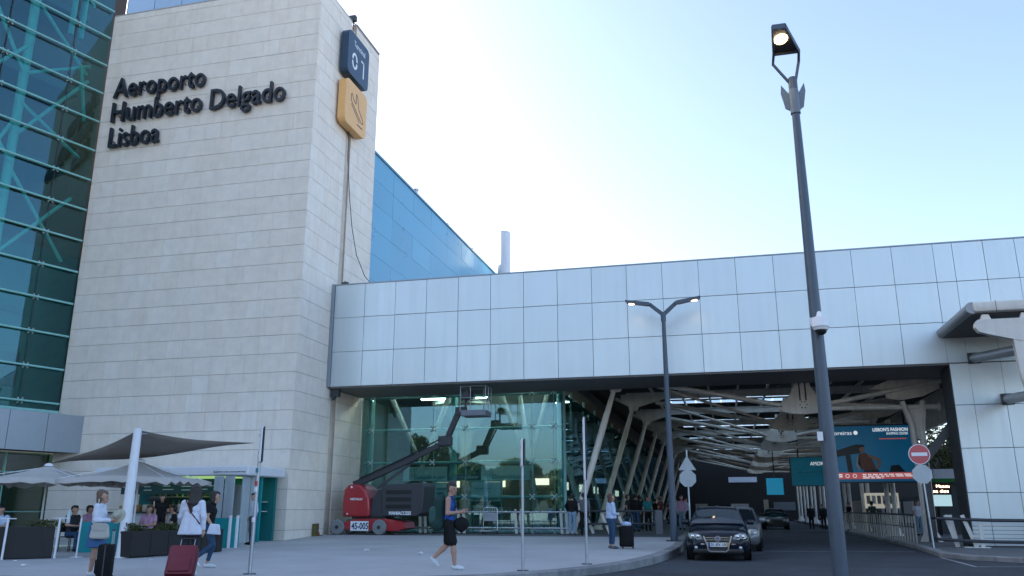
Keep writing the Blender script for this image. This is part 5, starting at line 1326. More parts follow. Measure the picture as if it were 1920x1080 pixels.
def person(loc, rz, label, H=1.75, pose=None, top='shirt', mats=None, sleeve='long', legs='long', hair='short', hairm=None, look=0.0, h=.022, build=1.0, fingers=False, hem=None, group=None, skirt=False, shoe_r=.045, nod=0.0):
    """Standing, walking or seated figure; pose moves named joints (x right, y forward, z up)."""
    t = thing("person", loc, label, "person", group, rz)
    J = {k: np.array(v, float) for k, v in J0.items()}
    for k, v in (pose or {}).items(): J[k] = np.array(v, float)
    s = H / 1.75
    w = build
    m = dict(skin=M_SKIN, top=C_WHITE, leg=C_JEAN, shoe=C_SHOE, hair=hairm or M_HAIRB); m.update(mats or {})
    if hairm is not None: m['hair'] = hairm
    B = []
    def add(p, q, r0, r1, kx, *cut): B.append((np.array(p) * s, np.array(q) * s, r0 * s, r1 * s, kx) + tuple(c * s for c in cut))
    pel, ch, nk, hd = J['pelvis'], J['chest'], J['neck'], J['head']
    side = (J['shR'] - J['shL']); side = side / np.linalg.norm(side)
    hs = (J['hipR'] - J['hipL']); hs = hs / np.linalg.norm(hs)
    for sg in (-1, 1):
        add(pel + hs * sg * .065, pel * .45 + ch * .55 + side * sg * .055, .108 * w, .098 * w, 'leg' if False else 'top')
        add(pel * .45 + ch * .55 + side * sg * .055, ch + side * sg * .075, .098 * w, .112 * w, 'top')
        add(ch + side * sg * .075, (J['shR'] if sg > 0 else J['shL']) * .8 + ch * .2 + np.array([0, 0, .02]), .105 * w, .062, 'top')
        add(pel + hs * sg * .07 - np.array([0, 0, .03]), pel + hs * sg * .07, .115 * w, .11 * w, 'leg')
    add(ch + np.array([0, -.02, .05]), nk - np.array([0, 0, .04]), .1, .07, 'top')
    add(nk - np.array([0, 0, .03]), hd - np.array([0, .03, .03]), .055, .05, 'skin')
    # head, turned by look
    cl, sl = math.cos(look), math.sin(look)
    fwd = np.array([-sl, cl, -nod]); rt = np.array([cl, sl, 0])
    add(hd + np.array([0, 0, .035]) - fwd * .015, hd + np.array([0, 0, .03]) + fwd * .01, .092, .088, 'skin')
    add(hd + fwd * .03 + np.array([0, 0, -.02]), hd + fwd * .045 + np.array([0, 0, -.075]), .066, .045, 'skin')
    add(hd + fwd * .092 + np.array([0, 0, .012]), hd + fwd * .112 + np.array([0, 0, -.02]), .011, .015, 'skin')
    for sg in (-1, 1): add(hd + rt * sg * .088 + np.array([0, 0, .01]), hd + rt * sg * .09 + np.array([0, 0, -.025]), .016, .013, 'skin')
    for sd in 'LR':
        hip, kn, an, to = J['hip' + sd], J['knee' + sd], J['ank' + sd], J['toe' + sd]
        lk = 'leg' if legs in ('long', 'shorts', 'crop') else 'skin'
        if legs == 'long':
            add(hip, kn, .092 * w, .066 * w, 'leg'); add(kn, an + (kn - an) * .06, .064 * w, .05 * w, 'leg')
        elif legs == 'crop':
            add(hip, kn, .092 * w, .062 * w, 'leg'); add(kn, an + (kn - an) * .25, .06 * w, .048 * w, 'leg'); add(an + (kn - an) * .25, an, .036, .034, 'skin')
        elif legs == 'shorts':
            e = kn + (hip - kn) * .14
            add(hip, e, .108 * w, .098 * w, 'leg'); add(e, kn, .066, .058, 'skin'); c1 = kn + (an - kn) * .32; add(kn, c1, .054, .058, 'skin'); add(c1, an, .058, .036, 'skin')
        else:
            add(hip, kn, .085, .06, 'skin'); c1 = kn + (an - kn) * .32; add(kn, c1, .054, .058, 'skin'); add(c1, an, .058, .034, 'skin')
        f = to - an; f = f / np.linalg.norm(f); heel = an - np.array([0, 0, .03]) - (to - an) * .22
        add(heel - np.array([0, 0, .01]), (an + to) / 2 - np.array([0, 0, .012]), shoe_r * .95, shoe_r, 'shoe'); add((an + to) / 2 - np.array([0, 0, .012]), to, shoe_r, shoe_r * .75, 'shoe')
        sh, el, wr = J['sh' + sd], J['el' + sd], J['wr' + sd]
        if sleeve == 'long':
            add(sh, el, .064 * w, .052 * w, 'top'); add(el, wr + (el - wr) * .08, .05 * w, .038, 'top'); add(wr + (el - wr) * .1, wr, .03, .028, 'skin')
        elif sleeve == 'short':
            e = sh + (el - sh) * .5; add(sh, e, .066 * w, .064 * w, 'top'); add(e, el, .05, .043, 'skin'); add(el, wr, .042, .028, 'skin')
        else:
            add(sh, el, .056, .044, 'skin'); add(el, wr, .043, .028, 'skin')
        # hand: palm, four fingers of unequal length with a knuckle bend, thumb from the palm's side
        d = wr - el; d = d / np.linalg.norm(d); sgn = -1 if sd == 'L' else 1
        inw = np.array([-sgn, 0, 0.]); inw = inw - d * (inw @ d); inw /= max(np.linalg.norm(inw), 1e-6)
        acr = np.cross(d, inw)
        if d[2] > -.5:   # forearm raised: palm turned up/in
            inw = np.array([0, 0, 1.]) - d * d[2]; inw /= np.linalg.norm(inw); acr = np.cross(d, inw)
        pm = wr + d * .075
        add(wr, pm, .027, .034, 'skin')
        if fingers:
            for i, L in enumerate((.062, .073, .068, .052)):
                o = acr * (.027 - .018 * i); k1 = pm + d * .02 + o; k2 = k1 + d * L * .55 + inw * L * .12; k3 = k2 + d * L * .3 + inw * L * .42
                add(k1, k2, .0105, .0098, 'skin'); add(k2, k3, .0098, .0088, 'skin')
            th0 = wr + d * .025 + acr * .028; th1 = th0 + d * .03 + acr * .022 + inw * .01; add(th0, th1, .0125, .0115, 'skin'); add(th1, th1 + d * .03 + inw * .012, .0115, .0095, 'skin')
        else:
            add(pm, pm + d * .06 + inw * .02, .03, .022, 'skin'); add(wr + d * .03 + acr * .025, wr + d * .075 + acr * .045, .013, .011, 'skin')
    if hem is not None:   # loose hem of a top or skirt, over the hips
        zt, zb, r0, r1, kx = hem
        for sg in (-1, 1):
            for fw in (-.03, .03): add(np.array([sg * .05 + pel[0], fw + pel[1], zt]), np.array([sg * (.05 + .35 * (r1 - .08)) + pel[0], fw + pel[1], zb]), r0, r1, kx, zb)
    body = skinned("body", B, m, t, h)
    # hair as its own piece
    HB = []
    def hadd(p, q, r0, r1): HB.append((np.array(p) * s, np.array(q) * s, r0 * s, r1 * s, 'hair'))
    top_ = hd + np.array([0, 0, .06]) - fwd * .012
    hadd(top_ - fwd * .02, top_ + fwd * .045 + np.array([0, 0, .02]), .094, .066)
    hadd(top_ - fwd * .045 - np.array([0, 0, .02]), hd - fwd * .06 - np.array([0, 0, .03]), .078, .06)
    for sg in (-1, 1): hadd(top_ + rt * sg * .05 - fwd * .03, hd + rt * sg * .068 - fwd * .03 - np.array([0, 0, .0]), .055, .035)
    if hair == 'curly':
        rnd = random.Random(3)
        for i in range(26):
            a, e = rnd.uniform(0, 2 * math.pi), rnd.uniform(.2, 1.4); v = rt * math.cos(a) * math.cos(e) + fwd * math.sin(a) * math.cos(e) * .9 + np.array([0, 0, math.sin(e)])
            c = top_ + v * .085; hadd(c, c + v * .012, .026, .022)
    if hair == 'bob':
        for sg in (-1, 0, 1): hadd(top_ + rt * sg * .05 - fwd * .05, hd + rt * sg * .07 - fwd * .06 - np.array([0, 0, .11]), .066, .05)
    if hair == 'long':
        for sg in (-1, -.5, 0, .5, 1): hadd(top_ + rt * sg * .05 - fwd * .05, hd + rt * sg * .085 - fwd * .085 - np.array([0, 0, .2]), .068, .055); hadd(hd + rt * sg * .085 - fwd * .085 - np.array([0, 0, .2]), hd + rt * sg * .075 - fwd * .11 - np.array([0, 0, .36 + .03 * abs(sg)]), .05, .022)
    skinned("hair", HB, m, t, max(h * .8, .013))
    if h < .02 or fingers:
        b = MB()
        for sg in (-1, 1): b.sphere((hd + fwd * .086 + rt * sg * .034 + np.array([0, 0, .014])) * s, .0125 * s, 8, 6); b.path([(hd + fwd * .092 + rt * sg * .018 + np.array([0, 0, .036])) * s, (hd + fwd * .086 + rt * sg * .05 + np.array([0, 0, .036])) * s], .006 * s, n=6)
        b.build("eyes", M_EYE, t, smooth=True)
        b = MB(); b.path([(hd + fwd * .094 - rt * .024 - np.array([0, 0, .056])) * s, (hd + fwd * .102 - np.array([0, 0, .055])) * s, (hd + fwd * .094 + rt * .024 - np.array([0, 0, .056])) * s], .0075 * s, n=6); b.build("mouth", M_LIP, t, smooth=True)
    return t
def strap(name, pts, m, parent, w=.03):
    b = MB()
    for p, q in zip(pts, pts[1:]): b.bar(p, q, w, .012, up=(0, 1, 0.2))
    return b.build(name, m, parent)
def heading(dx, dy): return math.atan2(-dx, dy)      # rz that turns local +y to (dx, dy)
A14 = R(14.19)
# --- the man walking to the right, phone in hand, face turned to the camera
rzm = heading(math.cos(A14), math.sin(A14))
man = person((-5.82, 17.5, g(17.5)), rzm, "young man in navy vest and black shorts walking with a phone", H=1.80, h=.0125, fingers=True, sleeve='none', legs='shorts', hair='curly', look=R(-38), nod=.1,
    mats=dict(top=cloth("vest_blue", (.025, .085, .36)), leg=C_BLACK, shoe=C_SHOE, skin=mat("skin_light", (.42, .24, .17), .5, var=.08)),
    pose=dict(kneeR=(.09, .10, .50), ankR=(.09, .14, .085), toeR=(.10, .31, .035), kneeL=(-.09, -.02, .50), ankL=(-.09, -.32, .22), toeL=(-.10, -.22, .07), elR=(.21, -.02, 1.12), wrR=(.12, .25, 1.14), elL=(-.21, .0, 1.12), wrL=(-.05, .26, 1.16), chest=(0, .03, 1.27), neck=(0, .03, 1.46), head=(0, .06, 1.60)))
b = MB(); b.box(.06, .1, .34, .46, 1.19, 1.21); b.build("phone", M_BLACK, man)
b = MB(); b.bar((.135, .02, .90), (.15, .07, .62), .012, .05); b.build("shorts_stripe", C_WHITE, man)
b = MB(); b.bar((.07, .135, 1.38), (.03, .165, 1.16), .05, .02, up=(0, 1, 0)); b.build("vest_print", C_PALE, man)
bp = thing("backpack", (-5.82, 17.5, g(17.5)), "large dark green rucksack on the walking man's back", "backpack", rz=rzm)
V = [((-.0, -.22, .98), (0, -.2, 1.36), .16, .15, 'b'), ((-.08, -.24, .92), (.08, -.24, .92), .14, .14, 'b'), ((-.06, -.34, 1.0), (-.06, -.34, 1.2), .09, .09, 'c'), ((.07, -.34, 1.0), (.07, -.34, 1.2), .09, .09, 'c'), ((0, -.2, 1.4), (0, -.17, 1.48), .12, .08, 'b')]
skinned("bag_body", [(np.array(p), np.array(q), r0, r1, k) for p, q, r0, r1, k in V], dict(b=C_GREEN, c=mat("bag_green", (.018, .075, .065), .7, var=.15)), bp, .02)
for s in (-1, 1): strap("shoulder_strap", [(s * .1, -.1, 1.44), (s * .11, .06, 1.50), (s * .12, .15, 1.36), (s * .15, .1, 1.12), (s * .16, -.1, 1.0)], C_GREEN, bp, .06)
hb = thing("holdall", (-5.82, 17.5, g(17.5)), "round black holdall hanging in front of the walking man", "bag", rz=rzm)
skinned("bag_body", [(np.array((.05, .22, .93)), np.array((.05, .32, .93)), .12, .12, 'b'), (np.array((.05, .27, .87)), np.array((.05, .27, .98)), .11, .1, 'b')], dict(b=C_BLACK), hb, .02)
strap("strap", [(.05, .3, 1.05), (.1, .16, 1.3), (.12, .0, 1.5)], C_BLACK, hb, .05)
# --- woman in pale top with a suitcase by the kerb
rzw = heading(math.sin(R(60)), math.cos(R(60)))
person((-3.55, 26.7, g(26.7)), rzw, "woman in pale blue top and jeans waiting by the kerb", H=1.66, h=.016, fingers=True, sleeve='long', legs='crop', hair='bob', hairm=M_HAIRR, build=1.12, look=R(-10), mats=dict(top=C_PALE, leg=C_JEAN, shoe=C_GREY), pose=dict(wrR=(.1, .2, 1.08), elR=(.25, .0, 1.12), wrL=(-.08, .2, 1.06)), hem=(1.05, .96, .12, .125, 'top'))
def suitcase(loc, rz, m, label, w=.4, d=.24, hh=.6, tilt=0.0, handle=.4):
    t = thing("suitcase", loc, label, "suitcase", rz=rz)
    Mx = Matrix.Rotation(tilt, 4, 'X')
    b = MB(); b.cbox(-w / 2, w / 2, -d / 2, d / 2, .05, hh + .05, .045, Mx); b.build("shell", m, t, smooth=True)
    b = MB(); b.cbox(-w * .38, w * .38, -d / 2 - .03, -d / 2 + .02, .1, hh * .62, .025, Mx); b.build("front_pocket", m, t, smooth=True)
    for s in (-1, 1):
        b = MB(); b.tube(Mx @ Vector((s * w * .25, d * .35, hh)), Mx @ Vector((s * w * .25, d * .35, hh + handle)), .008, n=6); b.build("handle_tube", M_GALV, t)
        b = MB(); b.lathe([(.04, -.015), (.04, .015)], 12, Mx @ frame((s * (w / 2 - .04), d / 2 - .03, .03), (0, 0, 1), (1, 0, 0))); b.build("wheel", M_BLACK, t)
    b = MB(); b.tube(Mx @ Vector((-w * .27, d * .35, hh + handle)), Mx @ Vector((w * .27, d * .35, hh + handle)), .016, n=8); b.build("grip", M_BLACK, t)
    b = MB(); b.box(-w / 2 - .004, w / 2 + .004, -.012, .012, .07, hh + .03, Mx); b.build("zip", M_DGREY, t)
    return t
suitcase((-3.12, 26.9, g(26.9)), R(-14), C_BLACK, "black cabin suitcase behind the woman in the pale top", .42, .26, .62, 0, .3)
b = MB(); b.sphere((-3.12, 26.9, g(26.9) + .73), .14, 12, 8, (1.2, .8, .55)); tag(b.build("carried_bundle", C_PALE, smooth=True), "pale bundle of clothes lying on the black cabin suitcase", "bundle")
# --- couple at the rail, backs turned
person((-6.35, 35.4, .36), R(0), "person in black jacket and light jeans leaning on the guard rail", H=1.68, h=.022, mats=dict(top=C_BLACK, leg=C_LJEAN, shoe=C_GREY), pose=dict(elL=(-.3, .1, 1.2), wrL=(-.25, .3, 1.0)), build=1.05)
person((-5.85, 35.45, .36), R(8), "person in grey hoodie and dark trousers beside the black jacket", H=1.72, h=.022, mats=dict(top=C_GREY, leg=C_BLACK, shoe=C_BLACK), pose=dict(elL=(-.4, .02, 1.36), wrL=(-.55, .05, 1.42)), build=1.08)
# --- long haired woman with the red suitcase
rzl = heading(-.25, .97)
lw = person((-10.2, 14.75, g(14.75)), rzl, "long haired woman in a loose white blouse, seen from behind", H=1.72, h=.0135, fingers=True, sleeve='long', legs='long', hair='long', build=1.02, look=R(35), mats=dict(top=C_WHITE, leg=C_CHAR, shoe=C_SHOE), pose=dict(kneeR=(.1, .08, .5), ankR=(.1, .02, .09), toeR=(.11, .18, .035), elR=(.25, -.06, 1.13), wrR=(.26, -.04, .9), elL=(-.24, .02, 1.14), wrL=(-.2, .16, 1.0)), hem=(1.15, .80, .11, .165, 'top'))
b = MB(); b.bar((-.12, -.11, 1.45), (.02, -.155, 1.2), .02, .012, up=(0, 1, 0)); b.bar((.02, -.155, 1.2), (.2, -.1, .98), .02, .012, up=(0, 1, 0)); b.build("bag_strap", C_MAROON, lw)
M_CASER = mat("case_red", (.15, .012, .025), .6, var=.12, vscale=6)
suitcase((-9.82, 13.95, .13), rzl + R(8), M_CASER, "deep red suitcase towed by the long haired woman", .5, .28, .60, R(-32), .3)
# --- woman in jeans stepping beside her
rzj = heading(.75, .35)
jw = person((-11.15, 16.75, g(16.8)), rzj, "dark haired woman in black top striding in blue jeans and white trainers", H=1.66, h=.0145, fingers=True, sleeve='short', legs='crop', hair='bob', look=R(10), nod=.2, mats=dict(top=C_BLACK, leg=C_JEAN, shoe=C_SHOE),
    pose=dict(kneeL=(-.09, .12, .5), ankL=(-.09, .02, .085), toeL=(-.1, .2, .035), kneeR=(.09, .14, .52), ankR=(.09, -.25, .2), toeR=(.1, -.12, .07), chest=(0, .04, 1.26), neck=(0, .06, 1.45), head=(0, .1, 1.58), elR=(.22, -.02, 1.12), wrR=(.2, .12, .92)))
lb = thing("leather_bag", (-11.15, 16.75, g(16.8)), "pale shoulder bag at the hip of the woman in jeans", "bag", rz=rzj)
b = MB(); b.prism([(.0, .72), (.3, .70), (.26, .92), (.06, .94)], .18, .25, 'x'); o = b.build('bag_body', C_WHITE, lb, smooth=True); md = o.modifiers.new('soft', 'BEVEL'); md.width = .025; md.segments = 3
strap("strap", [(.2, .05, .95), (.17, .0, 1.3), (.08, -.02, 1.47)], C_BLACK, lb, .02)
# --- woman in blue skirt with black suitcase
rzs = heading(.93, .36)
person((-12.13, 14.5, g(14.5)), rzs, "woman in white cardigan and blue skirt holding a phone, far left", H=1.64, h=.0135, fingers=True, sleeve='long', legs='bare', hair='bob', hairm=M_HAIRL, look=R(4), nod=.35, build=1.08, mats=dict(top=C_WHITE, leg=C_SKIRT, shoe=C_SHOE), pose=dict(elR=(.22, .0, 1.13), wrR=(.12, .27, 1.12), elL=(-.22, .02, 1.13), wrL=(-.08, .28, 1.12), kneeL=(-.09, .08, .5), ankL=(-.09, .1, .09), toeL=(-.1, .26, .035)), hem=(1.0, .58, .12, .15, 'leg'))
hbg = thing("handbag", (-12.13, 14.5, g(14.5)), "cream shoulder bag at the side of the woman in the blue skirt", "bag", rz=rzs)
b = MB(); b.prism([(-.06, .73), (0, .70), (.26, .70), (.32, .73), (.28, .96), (.22, 1.0), (.04, 1.0), (-.02, .96)], .21, .31, 'x'); o = b.build('bag_body', mat('cream_leather', (.5, .49, .44), .6, var=.08), hbg, smooth=True); md = o.modifiers.new('soft', 'BEVEL'); md.width = .035; md.segments = 3
b = MB(); b.prism([(-.03, .95), (.02, .86), (.24, .86), (.29, .95), (.22, 1.005), (.04, 1.005)], .312, .322, 'x'); b.build('flap', mat('cream_flap', (.44, .43, .38), .6), hbg)
strap("strap", [(.26, .0, .97), (.2, .02, 1.25), (.14, .0, 1.46)], mat("cream_leather", (.5, .49, .44), .6), hbg, .025)
hat = MB(); hat.lathe([(.15, -.01), (.155, 0), (.09, .02), (.085, .08), (.06, .11), (.01, .115)], 22, frame((-11.8, 14.62, g(14.5) + 1.13), (.9, .3, .3), (.25, -.75, .45))); tag(hat.build("straw_hat", mat("straw", (.42, .40, .31), .8, var=.15, vscale=30), smooth=True), "pale straw hat held by the woman in the blue skirt", "hat")
suitcase((-11.5, 14.05, g(14.1)), rzs + R(10), C_BLACK, "black upright suitcase beside the woman in the blue skirt", .42, .26, .58, 0, .3)
# --- man behind the stickered post
person((-16.0, 26.6, g(26.6)), heading(-.6, -.8), "man in white shirt and grey trousers behind the stickered post", H=1.74, h=.022, sleeve='long', mats=dict(top=C_WHITE, leg=C_GREY, shoe=C_BLACK), look=R(20))
# --- seated cafe guests
SIT = dict(pelvis=(0, 0, .52), chest=(0, .02, .86), neck=(0, .02, 1.05), head=(0, .06, 1.19), hipL=(-.09, 0, .5), hipR=(.09, 0, .5), kneeL=(-.12, .42, .5), kneeR=(.12, .42, .5), ankL=(-.12, .40, .085), ankR=(.12, .40, .085), toeL=(-.12, .56, .035), toeR=(.12, .56, .035), shL=(-.175, 0, 1.0), shR=(.175, 0, 1.0), elL=(-.24, .08, .76), elR=(.24, .08, .76), wrL=(-.12, .3, .74), wrR=(.12, .3, .74))
SEATS = [(-17.35, 22.9, heading(.2, -1), dict(top=C_PINK, leg=C_GREY, shoe=C_BLACK), "seated man in pink shirt at a cafe table by the planter", M_HAIRL),
         (-16.75, 23.3, heading(-.8, -.5), dict(top=C_BLACK, leg=C_BLACK, shoe=C_BLACK), "seated guest in black right of the man in pink", M_HAIRB),
         (-19.0, 21.6, heading(1, -.2), dict(top=C_CHAR, leg=C_JEAN, shoe=C_BLACK), "seated guest in charcoal left of the woman in the blue skirt", M_HAIRB),
         (-19.6, 22.9, heading(.9, .2), dict(top=C_PINK, leg=C_JEAN, shoe=C_BLACK), "seated guest with dark cap deeper under the umbrella", M_HAIRB),
         (-20.6, 20.6, heading(.3, -1), dict(top=C_PALE, leg=C_JEAN, shoe=C_BLACK), "seated guest in pale blue at the far left planter", M_HAIRB)]
for x, y, rz, mm, lab, hm in SEATS:
    person((x, y, g(y)), rz, lab, H=1.74, h=.024, sleeve='short', mats=mm, pose=SIT, hairm=hm)
# --- kiosk keeper and travellers under the canopy
person((-20.2, 27.3, g(27.3)), heading(.5, -1), "kiosk attendant in black behind the counter", H=1.72, h=.026, sleeve='short', mats=dict(top=C_BLACK, leg=C_BLACK, shoe=C_BLACK))
rnd = random.Random(21)
TR = [(-3.6, 47.5, 'maroon top', C_MAROON, C_JEAN), (-3.0, 49.5, 'white shirt', C_WHITE, C_GREY), (-4.6, 46.2, 'black coat', C_BLACK, C_CHAR), (-4.0, 52.0, 'grey jumper', C_GREY, C_BLACK), (-5.0, 44.0, 'charcoal jacket', C_CHAR, C_JEAN), (-2.6, 55.5, 'pale blue shirt', C_PALE, C_BLACK), (-4.9, 49.2, 'navy top', C_NAVY, C_GREY), (-3.4, 58.0, 'green top', C_GREEN, C_JEAN), (-2.35, 45.6, 'brown haired, pink top', C_PINK, C_LJEAN), (-4.3, 41.2, 'black hooded top', C_BLACK, C_JEAN), (-3.9, 43.1, 'teal shirt', C_TEALC, C_BLACK), (-5.3, 51.5, 'royal blue top', C_BLUE, C_GREY), (-3.1, 52.8, 'white top, dark skirt', C_WHITE, C_BLACK), (-4.5, 55.0, 'pale jeans, black shirt', C_BLACK, C_LJEAN), (-2.9, 62.0, 'grey shirt, far back', C_GREY, C_CHAR), (-4.2, 63.5, 'maroon jacket, farthest', C_MAROON, C_BLACK)]
for i, (x, y, c, ct, cl) in enumerate(TR):
    person((x, y, .36), rnd.uniform(0, 6.28), "traveller in %s on the covered pavement among the waiting crowd" % c, H=rnd.uniform(1.62, 1.8), h=.032, sleeve=rnd.choice(('long', 'short')), mats=dict(top=ct, leg=cl, shoe=C_BLACK), hairm=rnd.choice((M_HAIRB, M_HAIRL)), pose=dict(kneeL=(-.1, rnd.uniform(0, .15), .5)), group="travellers under the canopy")
RT = [(9.2, 46.5, 'white shirt with blue backpack', C_WHITE, C_LJEAN, -2.9), (9.7, 46.8, 'pale blue shirt and violet skirt', C_PALE, C_PINK, -2.9), (8.3, 49.5, 'maroon shirt and white trousers', C_MAROON, C_WHITE, 1.2), (7.7, 50.5, 'dark green top, crouching by the fence', C_GREEN, C_CHAR, .5), (7.2, 56, 'black top behind the lamp post', C_BLACK, C_BLACK, 2)]
for x, y, c, ct, cl, rz in RT:
    person((x, y, .13), rz, "traveller in %s behind the fence" % c, H=1.72, h=.028, sleeve='short', mats=dict(top=ct, leg=cl, shoe=C_BLACK), group="travellers on the right pavement")
for i, (x, y) in enumerate(((5.9, 66.5), (6.7, 66.0))):
    person((x, y, .0), R(170), "%s of two uniformed people standing on the far lane" % ("left" if i == 0 else "right"), H=1.78, h=.03, mats=dict(top=C_CHAR, leg=C_CHAR, shoe=C_BLACK), build=1.1, group="uniformed pair")
# ---------------------------------------------------------------- cafe
M_SAIL = mat("sail_taupe", (.30, .265, .235), .85, var=.1, vscale=1.5); M_UMB = mat("umbrella_grey", (.50, .475, .44), .85, var=.08, vscale=3)
M_PLANT = mat("planter_black", (.018, .017, .017), .7, var=.2, vscale=4, bump=.1, bscale=30); M_TEALF = mat("teal_fabric", (.0, .20, .22), .7, var=.08)
# mast and shade sail
ms = thing("sail_mast", (-15.4, 19.4, g(19.4)), "thick white mast holding the shade sail over the cafe", "mast")
b = MB(); b.path([(0, 0, 0), (-.02, .05, 1.6), (-.05, .12, 3.34)], [.15, .13, .105], n=18); b.build("mast_tube", M_PAPER, ms, smooth=True)
b = MB(); b.lathe([(.2, 0), (.2, .03)], 18); b.build("base_plate", M_PAPER, ms)
b = MB(); b.tube((-.05, .12, 3.2), (.12, .3, 3.22), .015, n=6); b.build("sail_ring", M_GALV, ms)
def sail(A, B, C, label, n=18, sag=.30, inset=.2):
    A, B, C = Vector(A), Vector(B), Vector(C); cen = (A + B + C) / 3
    rows, vs, idx, fs = [], [], {}, []
    for i in range(n + 1):
        for j in range(n + 1 - i):
            u, v = i / n, j / n; w = 1 - u - v
            p = A * w + B * u + C * v
            pull = 4 * (u * v * (w < 1e-9) + v * w * (u < 1e-9) + w * u * (v < 1e-9))
            ed = max(4 * u * v * (1 - w) ** 2, 4 * v * w * (1 - u) ** 2, 4 * w * u * (1 - v) ** 2)
            p = p.lerp(cen, inset * ed) ; p.z -= sag * 27 * u * v * w
            idx[(i, j)] = len(vs); vs.append(p)
    for i in range(n):
        for j in range(n - i):
            fs.append((idx[(i, j)], idx[(i + 1, j)], idx[(i, j + 1)]))
            if j < n - i - 1: fs.append((idx[(i + 1, j)], idx[(i + 1, j + 1)], idx[(i, j + 1)]))
    b = MB(); b.add(vs, fs); o = b.build("shade_sail", M_SAIL, smooth='all')
    md = o.modifiers.new("thick", 'SOLIDIFY'); md.thickness = .006
    return tag(o, label, "shade sail")
sail((-15.45, 19.55, 3.48), (-14.95, 24.6, 3.5), (-22.4, 23.9, 2.88), "dark taupe shade sail stretched from the white mast over the cafe")
# market umbrellas
def umbrella(x, y, apex, edge, half, label, rz=0.0):
    t = thing("cafe_umbrella", (x, y, g(y)), label, "umbrella", "square grey cafe umbrellas", rz); z0 = g(y)
    b = MB(); n = 10
    ring = []
    for k in range(4):
        c0 = Vector((math.cos(R(45 + 90 * k)), math.sin(R(45 + 90 * k)), 0)) * half * 1.414; c1 = Vector((math.cos(R(135 + 90 * k)), math.sin(R(135 + 90 * k)), 0)) * half * 1.414
        for i in range(n):
            q = c0.lerp(c1, i / n); q = q * (1 - .05 * math.sin(math.pi * i / n)); q.z = edge - z0 + .07 * math.sin(math.pi * i / n); ring.append(q)
    rows = []
    for s in (.06, .3, .55, .8, 1.0):
        rows.append([Vector((q.x * s, q.y * s, (apex - z0) * (1 - s) + q.z * s - .10 * math.sin(math.pi * s))) for q in ring])
    rows.append([Vector((q.x * 1.01, q.y * 1.01, q.z - .15 - .05 * math.sin(3 * i))) for i, q in enumerate(ring)])
    b.grid([r + [r[0]] for r in rows]); b.build("canopy", M_UMB, t, smooth='all')
    b = MB(); b.tube((0, 0, 0), (0, 0, apex - z0 + .05), .03, n=10); b.build("pole", M_PAPER, t, smooth=True)
    b = MB(); b.lathe([(.14, apex - z0 - .03), (.12, apex - z0 + .03), (.03, apex - z0 + .07)], 12); b.build("finial", M_PAPER, t, smooth=True)
    for k in range(4):
        b = MB(); b.tube((0, 0, apex - z0 - .05), Vector((math.cos(R(45 + 90 * k)) * half * 1.38, math.sin(R(45 + 90 * k)) * half * 1.38, edge - z0)), .012, n=6); b.build("rib", M_PAPER, t)
    b = MB(); b.cbox(-.3, .3, -.3, .3, 0, .1, .02); b.build("base", M_DGREY, t)
umbrella(-20.5, 22.0, 2.72, 2.22, 1.75, "grey cafe umbrella at the photo's left edge", R(20)); umbrella(-17.35, 22.2, 2.82, 2.24, 1.62, "grey cafe umbrella behind the white mast", R(12))
# kiosk
kz = g(29)
ki = thing("cafe_kiosk", (-19.2, 28.6, kz), "teal and white cafe kiosk standing against the tower foot", "kiosk")
M_KTEAL = mat("kiosk_teal", (.0, .15, .15), .5, var=.06); M_KBR = mat("kiosk_bright_teal", (.0, .26, .28), .5, var=.05); M_MENU = mat("menu_green", (.012, .06, .055), .6, var=.1)
b = MB(); b.box(-23.0, -16.95, 29.6, 29.75, kz, 2.9); b.build("rear_wall", M_KTEAL, ki, world=True)
b = MB(); b.cbox(-23.2, -16.7, 27.2, 29.9, 2.58, 2.92, .05); b.build("roof", M_PAPER, ki, world=True)
b = MB(); b.box(-21, -17.9, 27.6, 29.4, 2.555, 2.575); b.build("ceiling_glow", mat("kiosk_strip", (.5, .7, .3), .5, emit=(.55, .9, .35), estr=.15), ki, world=True)
for i in range(4):
    b = MB(); b.cbox(-17.0 - .03 * (i % 2), -16.95 - .03 * (i % 2), 27.35 + .29 * i, 27.62 + .29 * i, kz, 2.56, .012); b.build("side_slat", mat("kiosk_slat", (.40, .46, .48), .5, var=.1, streak=.15), ki, world=True)
b = MB(); b.box(-17.05, -16.9, 28.52, 28.62, kz, 2.56); b.build("corner_post", M_KBR, ki, world=True)
b = MB(); b.box(-22.6, -18.6, 27.4, 27.9, kz, 1.25); b.build("counter", mat("counter_white", (.5, .52, .54), .5, var=.06), ki, world=True)
b = MB(); b.box(-22.7, -18.5, 27.3, 28.0, 1.25, 1.3); b.build("counter_top", M_DGREY, ki, world=True)
b = MB(); b.box(-22.6, -18.2, 28.0, 28.06, 1.95, 2.5); b.build("menu_board", M_MENU, ki, world=True)
rn = random.Random(8)
for i in range(5):
    for j in range(3):
        w = rn.uniform(.25, .6); b = MB(); x = -22.4 + .82 * i; z = 2.36 - .13 * j - .02 * (i % 2)
        b.box(x, x + w, 27.985, 27.995, z, z + .035); b.build("chalk_line", mat("chalk", (.45, .55, .52), .8), ki, world=True)
cols = [(.35, .1, .05), (.1, .25, .08), (.5, .4, .2), (.3, .25, .2), (.45, .45, .4), (.5, .3, .06)]
b = MB(); b.box(-22.2, -18.8, 29.2, 29.58, 1.5, 1.53); b.box(-22.2, -18.8, 29.2, 29.58, 1.85, 1.88); b.box(-18.6, -17.2, 29.2, 29.58, 1.3, 1.33); b.box(-18.6, -17.2, 29.2, 29.58, 1.65, 1.68); b.build("shelf", M_WHITE, ki, world=True)
